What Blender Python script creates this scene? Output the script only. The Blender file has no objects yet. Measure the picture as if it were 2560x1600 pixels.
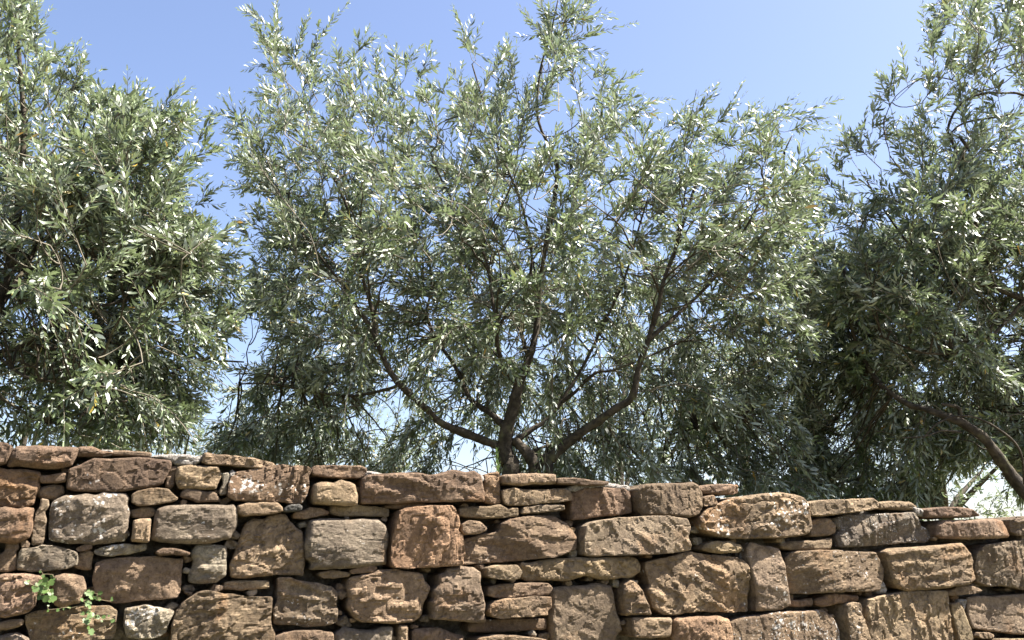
import bpy, math, random
import numpy as np
from mathutils import Vector, noise, Matrix

# ------------------------------------------------------------------ camera, sky, sun, exposure
scene = bpy.context.scene
COL = scene.collection
FPX, PITCH, EYE = 2309.0, math.radians(15.0), 1.6      # focal length in photo pixels (2560 wide), tilt up, eye height

cam_d = bpy.data.cameras.new("camera")
cam_d.sensor_width = 36.0
cam_d.lens = 36.0 * FPX / 2560.0
cam_d.clip_start, cam_d.clip_end = 0.05, 3000.0
cam = bpy.data.objects.new("camera", cam_d)
cam.location = (0, 0, EYE)
cam.rotation_euler = (math.pi / 2 + PITCH, 0, 0)
COL.objects.link(cam)
scene.camera = cam

SUN_EL, SUN_AZ = math.radians(57.0), math.radians(86.0)   # azimuth clockwise from +Y (the viewing direction)
world = bpy.data.worlds.new("World")
scene.world = world
world.use_nodes = True
wn = world.node_tree
wn.nodes.clear()
sky = wn.nodes.new("ShaderNodeTexSky")
sky.sky_type = 'NISHITA'
sky.sun_disc = False
sky.sun_elevation = SUN_EL
sky.sun_rotation = SUN_AZ
sky.air_density = 1.0
sky.dust_density = 1.5
sky.ozone_density = 2.0
bg = wn.nodes.new("ShaderNodeBackground")
bg.inputs["Strength"].default_value = 0.050
wo = wn.nodes.new("ShaderNodeOutputWorld")
wb = wn.nodes.new("ShaderNodeMix"); wb.data_type = 'RGBA'; wb.blend_type = 'MULTIPLY'   # the camera's white balance
wb.inputs[0].default_value = 1.0; wb.inputs[7].default_value = (1.05, .97, 1.0, 1)
wn.links.new(sky.outputs[0], wb.inputs[6])
wn.links.new(wb.outputs[2], bg.inputs[0])
wn.links.new(bg.outputs[0], wo.inputs[0])

sun_d = bpy.data.lights.new("sun", 'SUN')
sun_d.energy = 5.0
sun_d.angle = math.radians(0.53)
sun_d.color = (1.0, 0.95, 0.87)
sun = bpy.data.objects.new("sun", sun_d)
TO_SUN = Vector((math.sin(SUN_AZ) * math.cos(SUN_EL), math.cos(SUN_AZ) * math.cos(SUN_EL), math.sin(SUN_EL)))
sun.rotation_euler = TO_SUN.to_track_quat('Z', 'Y').to_euler()
sun.location = (6, -3, 9)
COL.objects.link(sun)

scene.view_settings.view_transform = 'Standard'
scene.view_settings.look = 'None'
scene.view_settings.exposure = 2.45
scene.view_settings.gamma = 1.0
scene.view_settings.use_curve_mapping = False
scene.cycles.max_bounces = 8
scene.cycles.diffuse_bounces = 2
scene.cycles.transmission_bounces = 3
scene.cycles.transparent_max_bounces = 8

rng = np.random.default_rng(7)
random.seed(7)

# ------------------------------------------------------------------ helpers
CP, SP = math.cos(PITCH), math.sin(PITCH)
def ray(px, py):
    x = (px - 1280.0) / FPX; y = (800.0 - py) / FPX
    return np.array([x, CP - y * SP, SP + y * CP])
def at(px, py, depth):
    """world point that the photo shows at pixel px,py at the given distance along +Y"""
    r = ray(px, py)
    return np.array([0, 0, EYE]) + r * (depth / r[1])
def project(P):
    Q = P - np.array([0, 0, EYE])
    zc = Q[..., 1] * CP + Q[..., 2] * SP
    yc = -Q[..., 1] * SP + Q[..., 2] * CP
    return np.stack([1280 + FPX * Q[..., 0] / zc, 800 - FPX * yc / zc], -1)

def link(o, parent=None):
    COL.objects.link(o)
    if parent is not None:
        o.parent = parent
    return o
def empty(name, loc, label, cat, group=None):
    o = bpy.data.objects.new(name, None)
    o.location = loc
    o.empty_display_size = 0.2
    COL.objects.link(o)
    o["label"] = label; o["category"] = cat
    if group: o["group"] = group
    return o
def np_mesh(name, V, F, smooth=False):
    """V (n,3); F list of arrays each (m,k)"""
    me = bpy.data.meshes.new(name)
    V = np.asarray(V, dtype=np.float32)
    me.vertices.add(len(V)); me.vertices.foreach_set("co", V.ravel())
    loops = np.concatenate([f.ravel() for f in F]).astype(np.int32)
    tot = np.concatenate([np.full(len(f), f.shape[1], np.int32) for f in F])
    start = np.concatenate([[0], np.cumsum(tot)[:-1]]).astype(np.int32)
    me.loops.add(len(loops)); me.loops.foreach_set("vertex_index", loops)
    me.polygons.add(len(tot)); me.polygons.foreach_set("loop_start", start)
    me.polygons.foreach_set("loop_total", tot)
    if smooth:
        me.polygons.foreach_set("use_smooth", np.ones(len(tot), bool))
    me.update(calc_edges=True)
    return me
def mesh_obj(name, me, mat, parent=None, origin=None):
    o = bpy.data.objects.new(name, me)
    if mat: me.materials.append(mat)
    if origin is not None: o.location = origin
    return link(o, parent)

class NT:
    def __init__(self, name):
        self.m = bpy.data.materials.new(name); self.m.use_nodes = True
        self.t = self.m.node_tree; self.t.nodes.clear()
        self.out = self.t.nodes.new("ShaderNodeOutputMaterial")
    def n(self, kind, **kw):
        nd = self.t.nodes.new(kind)
        for k, v in kw.items():
            if k.startswith("i_"):
                key = k[2:]
                key = int(key) if key.isdigit() else key.replace("_", " ")
                nd.inputs[key].default_value = v
            else:
                setattr(nd, k, v)
        return nd
    def l(self, a, b): self.t.links.new(a, b)
    def noise(self, vec, scale, detail=4, rough=0.55, dist=0.0):
        nd = self.n("ShaderNodeTexNoise", i_Scale=scale, i_Detail=detail, i_Roughness=rough, i_Distortion=dist)
        self.l(vec, nd.inputs["Vector"]); return nd.outputs["Fac"]
    def ramp(self, fac, lo, hi, a=0.0, b=1.0):
        nd = self.n("ShaderNodeMapRange", clamp=True)
        nd.interpolation_type = 'SMOOTHSTEP'
        self.l(fac, nd.inputs[0])
        for i, v in zip((1, 2, 3, 4), (lo, hi, a, b)): nd.inputs[i].default_value = v
        return nd.outputs[0]
    def math(self, op, a, b=None):
        nd = self.n("ShaderNodeMath", operation=op)
        for i, v in enumerate((a, b)):
            if v is None: continue
            if isinstance(v, (int, float)): nd.inputs[i].default_value = v
            else: self.l(v, nd.inputs[i])
        return nd.outputs[0]
    def mix(self, fac, a, b, mode='MIX'):
        nd = self.n("ShaderNodeMix", data_type='RGBA', blend_type=mode)
        for i, v in ((0, fac), (6, a), (7, b)):
            if isinstance(v, (int, float)): nd.inputs[i].default_value = v
            elif isinstance(v, tuple): nd.inputs[i].default_value = (*v, 1)
            else: self.l(v, nd.inputs[i])
        return nd.outputs[2]

# ------------------------------------------------------------------ materials
def stone_material():
    k = NT("sandstone")
    tc = k.n("ShaderNodeTexCoord"); oi = k.n("ShaderNodeObjectInfo")
    off = k.n("ShaderNodeVectorMath", operation='SCALE'); off.inputs["Scale"].default_value = 1.0
    comb = k.n("ShaderNodeCombineXYZ")
    k.l(k.math('MULTIPLY', oi.outputs["Random"], 37.0), comb.inputs[0])
    k.l(k.math('MULTIPLY', oi.outputs["Random"], 91.0), comb.inputs[1])
    k.l(k.math('MULTIPLY', oi.outputs["Random"], 13.0), comb.inputs[2])
    add = k.n("ShaderNodeVectorMath", operation='ADD')
    k.l(tc.outputs["Object"], add.inputs[0]); k.l(comb.outputs[0], add.inputs[1])
    v0 = add.outputs[0]
    r2 = k.n("ShaderNodeTexWhiteNoise", noise_dimensions='1D'); k.l(oi.outputs["Random"], r2.inputs["W"])
    sc = k.n("ShaderNodeVectorMath", operation='SCALE'); k.l(v0, sc.inputs[0])
    k.l(k.ramp(r2.outputs["Value"], 0, 1, .65, 1.5), sc.inputs["Scale"])
    v = sc.outputs[0]
    mp = k.n("ShaderNodeMapping"); mp.inputs["Scale"].default_value = (1.0, 1.0, 5.5); mp.inputs["Rotation"].default_value = (0, .12, 0)
    k.l(v0, mp.inputs["Vector"])
    bed = k.noise(mp.outputs[0], 11, 6, .7, .5)
    base = oi.outputs["Color"]
    n1 = k.noise(v, 7, 3, .6, .4)
    n2 = k.noise(v, 55, 7, .78)
    n3 = k.noise(v, 16, 8, .78, 1.0)
    n4 = k.noise(v, 4.5, 3, .55, .6)
    n5 = k.noise(v, 150, 4, .7)
    c = k.mix(k.ramp(n1, .3, .7), k.mix(1.0, base, (.66, .62, .60), 'MULTIPLY'), k.mix(1.0, base, (1.22, 1.18, 1.12), 'MULTIPLY'))
    c = k.mix(k.ramp(n4, .52, .72, 0, .55), c, k.mix(1.0, base, (1.3, .95, .66), 'MULTIPLY'))
    c = k.mix(k.ramp(n3, .50, .66, 0, .75), c, k.mix(1.0, base, (.30, .27, .26), 'MULTIPLY'))
    c = k.mix(k.ramp(n2, .32, .62, .8, 0), c, k.mix(1.0, base, (.35, .32, .30), 'MULTIPLY'))
    c = k.mix(k.ramp(n5, .52, .75, 0, .28), c, k.mix(1.0, base, (1.7, 1.65, 1.55), 'MULTIPLY'))
    c = k.mix(k.math('MULTIPLY', k.ramp(bed, .5, .68, 0, .7), k.ramp(r2.outputs["Value"], .35, .8)), c, k.mix(1.0, base, (.42, .38, .36), 'MULTIPLY'))
    # pale crusty lichen, its amount carried by the object's alpha
    ln = k.noise(v, 11, 2, .5)
    vo = k.n("ShaderNodeTexVoronoi", i_Scale=60.0, i_Randomness=1.0); k.l(v, vo.inputs["Vector"])
    spot = k.math('ADD', k.math('MULTIPLY', vo.outputs["Distance"], .35), k.math('MULTIPLY', k.noise(v, 60, 7, .75), .95))
    thr = k.math('ADD', k.math('MULTIPLY', oi.outputs["Alpha"], .30), k.math('MULTIPLY', k.math('SUBTRACT', ln, .5), .75))
    lic = k.ramp(k.math('SUBTRACT', k.math('ADD', thr, .34), spot), 0.0, .06)
    lic = k.math('MULTIPLY', lic, k.ramp(oi.outputs["Alpha"], 0.02, 0.25))
    c = k.mix(k.math('MULTIPLY', lic, .85), c, (.60, .565, .52))
    p = k.n("ShaderNodeBsdfPrincipled", i_Roughness=.92)
    p.inputs["Specular IOR Level"].default_value = .25
    k.l(c, p.inputs["Base Color"])
    b1 = k.n("ShaderNodeBump", i_Strength=1.0, i_Distance=.014)
    k.l(k.noise(v, 75, 9, .75, .3), b1.inputs["Height"])
    b2 = k.n("ShaderNodeBump", i_Strength=1.0, i_Distance=.006)
    k.l(k.noise(v, 190, 5, .7), b2.inputs["Height"]); k.l(b1.outputs[0], b2.inputs["Normal"])
    b3 = k.n("ShaderNodeBump", i_Strength=.8, i_Distance=.012)
    k.l(k.math('MULTIPLY', bed, k.ramp(r2.outputs["Value"], .3, .9)), b3.inputs["Height"]); k.l(b2.outputs[0], b3.inputs["Normal"])
    k.l(b3.outputs[0], p.inputs["Normal"])
    k.l(p.outputs[0], k.out.inputs[0])
    return k.m
def rough_material(name, ca, cb, scale, bump, dist, rough=.95):
    k = NT(name)
    tc = k.n("ShaderNodeTexCoord"); v = tc.outputs["Object"]
    c = k.mix(k.ramp(k.noise(v, scale, 7, .7), .3, .7), ca, cb)
    p = k.n("ShaderNodeBsdfPrincipled", i_Roughness=rough)
    p.inputs["Specular IOR Level"].default_value = .2
    k.l(c, p.inputs["Base Color"])
    b = k.n("ShaderNodeBump", i_Strength=bump, i_Distance=dist)
    k.l(k.noise(v, scale * 1.6, 8, .7), b.inputs["Height"]); k.l(b.outputs[0], p.inputs["Normal"])
    k.l(p.outputs[0], k.out.inputs[0])
    return k.m
def bark_material():
    k = NT("olive_bark")
    tc = k.n("ShaderNodeTexCoord"); v = tc.outputs["Object"]
    c = k.mix(k.ramp(k.noise(v, 22, 6, .7, .5), .35, .68), (.024, .019, .014), (.075, .060, .043))
    c = k.mix(k.ramp(k.noise(v, 9, 3, .6), .55, .75, 0, .6), c, (.15, .15, .07))
    p = k.n("ShaderNodeBsdfPrincipled", i_Roughness=.9)
    p.inputs["Specular IOR Level"].default_value = .2
    k.l(c, p.inputs["Base Color"])
    b = k.n("ShaderNodeBump", i_Strength=.8, i_Distance=.01)
    k.l(k.noise(v, 48, 7, .7, .4), b.inputs["Height"]); k.l(b.outputs[0], p.inputs["Normal"])
    k.l(p.outputs[0], k.out.inputs[0])
    return k.m
def olive_leaf_material():
    """dark glossy upper side, felted silver underside, each leaf with a tint of its own"""
    k = NT("olive_leaf")
    at_ = k.n("ShaderNodeAttribute", attribute_name="tint")
    t = at_.outputs["Fac"]
    geo = k.n("ShaderNodeNewGeometry")
    top = k.n("ShaderNodeValToRGB"); k.l(t, top.inputs[0])
    e = top.color_ramp.elements
    e[0].position, e[0].color = 0.0, (.011, .020, .006, 1)
    e[1].position, e[1].color = .62, (.040, .062, .017, 1)
    for pos, col in ((.93, (.15, .20, .09, 1)), (.955, (.16, .18, .05, 1)), (.985, (.42, .30, .04, 1)), (1.0, (.5, .24, .03, 1))):
        x = e.new(pos); x.color = col
    und = k.n("ShaderNodeValToRGB"); k.l(t, und.inputs[0])
    e = und.color_ramp.elements
    e[0].position, e[0].color = 0.0, (.036, .045, .026, 1)
    e[1].position, e[1].color = .93, (.42, .465, .36, 1)
    for pos, col in ((.985, (.45, .33, .08, 1)), (1.0, (.5, .28, .06, 1))):
        x = e.new(pos); x.color = col
    c = k.mix(geo.outputs["Backfacing"], top.outputs[0], und.outputs[0])
    p = k.n("ShaderNodeBsdfPrincipled")
    k.l(c, p.inputs["Base Color"])
    p.inputs["Specular IOR Level"].default_value = .9
    k.l(k.ramp(geo.outputs["Backfacing"], 0, 1, .48, .56), p.inputs["Roughness"])
    tr = k.n("ShaderNodeBsdfTranslucent")
    k.l(k.mix(.75, und.outputs[0], (.32, .42, .165)), tr.inputs[0])
    mx = k.n("ShaderNodeMixShader", i_0=.15)
    k.l(p.outputs[0], mx.inputs[1]); k.l(tr.outputs[0], mx.inputs[2])
    k.l(mx.outputs[0], k.out.inputs[0])
    return k.m
def plain(name, col, rough=.6, trans=0.0, spec=.4):
    k = NT(name)
    tc = k.n("ShaderNodeTexCoord")
    nz = k.noise(tc.outputs["Object"], 60, 4, .6)
    c = k.mix(k.ramp(nz, .3, .7), tuple(x * .75 for x in col), tuple(min(1, x * 1.25) for x in col))
    p = k.n("ShaderNodeBsdfPrincipled", i_Roughness=rough)
    p.inputs["Specular IOR Level"].default_value = spec
    k.l(c, p.inputs["Base Color"])
    last = p.outputs[0]
    if trans:
        tr = k.n("ShaderNodeBsdfTranslucent"); k.l(c, tr.inputs[0])
        mx = k.n("ShaderNodeMixShader", i_0=trans)
        k.l(last, mx.inputs[1]); k.l(tr.outputs[0], mx.inputs[2]); last = mx.outputs[0]
    k.l(last, k.out.inputs[0])
    return k.m

M_STONE = stone_material()
M_MORTAR = rough_material("joint_shade_mortar", (.05, .042, .033), (.20, .175, .145), 30, 1.0, .02)  # pale mortar darkened, the shade of the deep joints put into its colour
M_LUMP = rough_material("pale_lime_mortar", (.15, .13, .11), (.40, .36, .32), 90, 1.0, .02)
M_BARK = bark_material()
M_LEAF = olive_leaf_material()
M_TWIG = plain("olive_twig", (.105, .09, .062), .8)
M_FRUIT = plain("green_olive", (.10, .15, .05), .35, 0, .5)
M_WEED = plain("fresh_green_leaf", (.075, .125, .03), .5, .25)
M_WSTEM = plain("weed_stem", (.20, .16, .09), .7)
M_MOSS = rough_material("moss", (.10, .11, .02), (.26, .25, .04), 160, 1.0, .01)
M_GROUND = rough_material("dry_ground", (.06, .065, .03), (.16, .14, .085), 3, .8, .03)
M_TERRACE = rough_material("terrace_grass", (.07, .085, .03), (.20, .19, .09), 2.5, .8, .05)

# ------------------------------------------------------------------ ground
def ground_sheet(name, z, x0, x1, y0, y1, mat, amp):
    xs = np.concatenate([np.linspace(x0, -14, 8)[:-1], np.linspace(-14, 14, 57), np.linspace(14, x1, 8)[1:]])
    ys = np.concatenate([np.linspace(y0, min(y0 + 25, y1), 50), np.linspace(y0 + 25, y1, 10)[1:]]) if y1 - y0 > 30 else np.linspace(y0, y1, 20)
    X, Y = np.meshgrid(xs, ys)
    Z = np.array([[noise.noise(Vector((x * .6, y * .6, 0))) * amp for x in xs] for y in ys]) + z
    V = np.stack([X, Y, Z], -1).reshape(-1, 3)
    n, m = len(xs), len(ys)
    i = np.arange((m - 1) * (n - 1)); r = i // (n - 1) * n + i % (n - 1)
    o = mesh_obj(name, np_mesh(name, V, [np.stack([r, r + 1, r + n + 1, r + n], -1)], True), mat)
    o["kind"] = "structure"
    return o
TERR = 1.52
ground_sheet("ground", 0.0, -700, 700, -700, 900, M_GROUND, .03)

# ------------------------------------------------------------------ the wall
THETA = math.radians(24.0)                     # the wall runs away slightly to the right
UD = np.array([math.cos(THETA), math.sin(THETA), 0.0])
WD = np.array([math.sin(THETA), -math.cos(THETA), 0.0])   # out of the wall, towards the camera side
W0 = np.array([0.0, 3.6, 0.0])
def wall_uv(px, py):
    r = ray(px, py)
    t = (W0 @ WD) / (r @ WD)                   # camera stands at x = y = 0
    p = np.array([0, 0, EYE]) + r * t
    return np.array([(p - W0) @ UD, p[2]])
def wall_xyz(u, v, w):
    u = np.asarray(u, float)[..., None]; w = np.asarray(w, float)[..., None]
    P = W0 + u * UD + w * WD
    P[..., 2] = v
    return P

REG = {'A': (0, 1080, 4.654), 'B': (0, 1340, 4.654), 'C': (500, 1080, 4.654), 'D': (500, 1340, 4.654), 'E': (1000, 1140, 4.654),
       'F': (1000, 1340, 4.654), 'G': (1500, 1180, 4.654), 'H': (1500, 1340, 4.654), 'I': (2000, 1220, 4.321), 'J': (2000, 1320, 4.321)}
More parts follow.
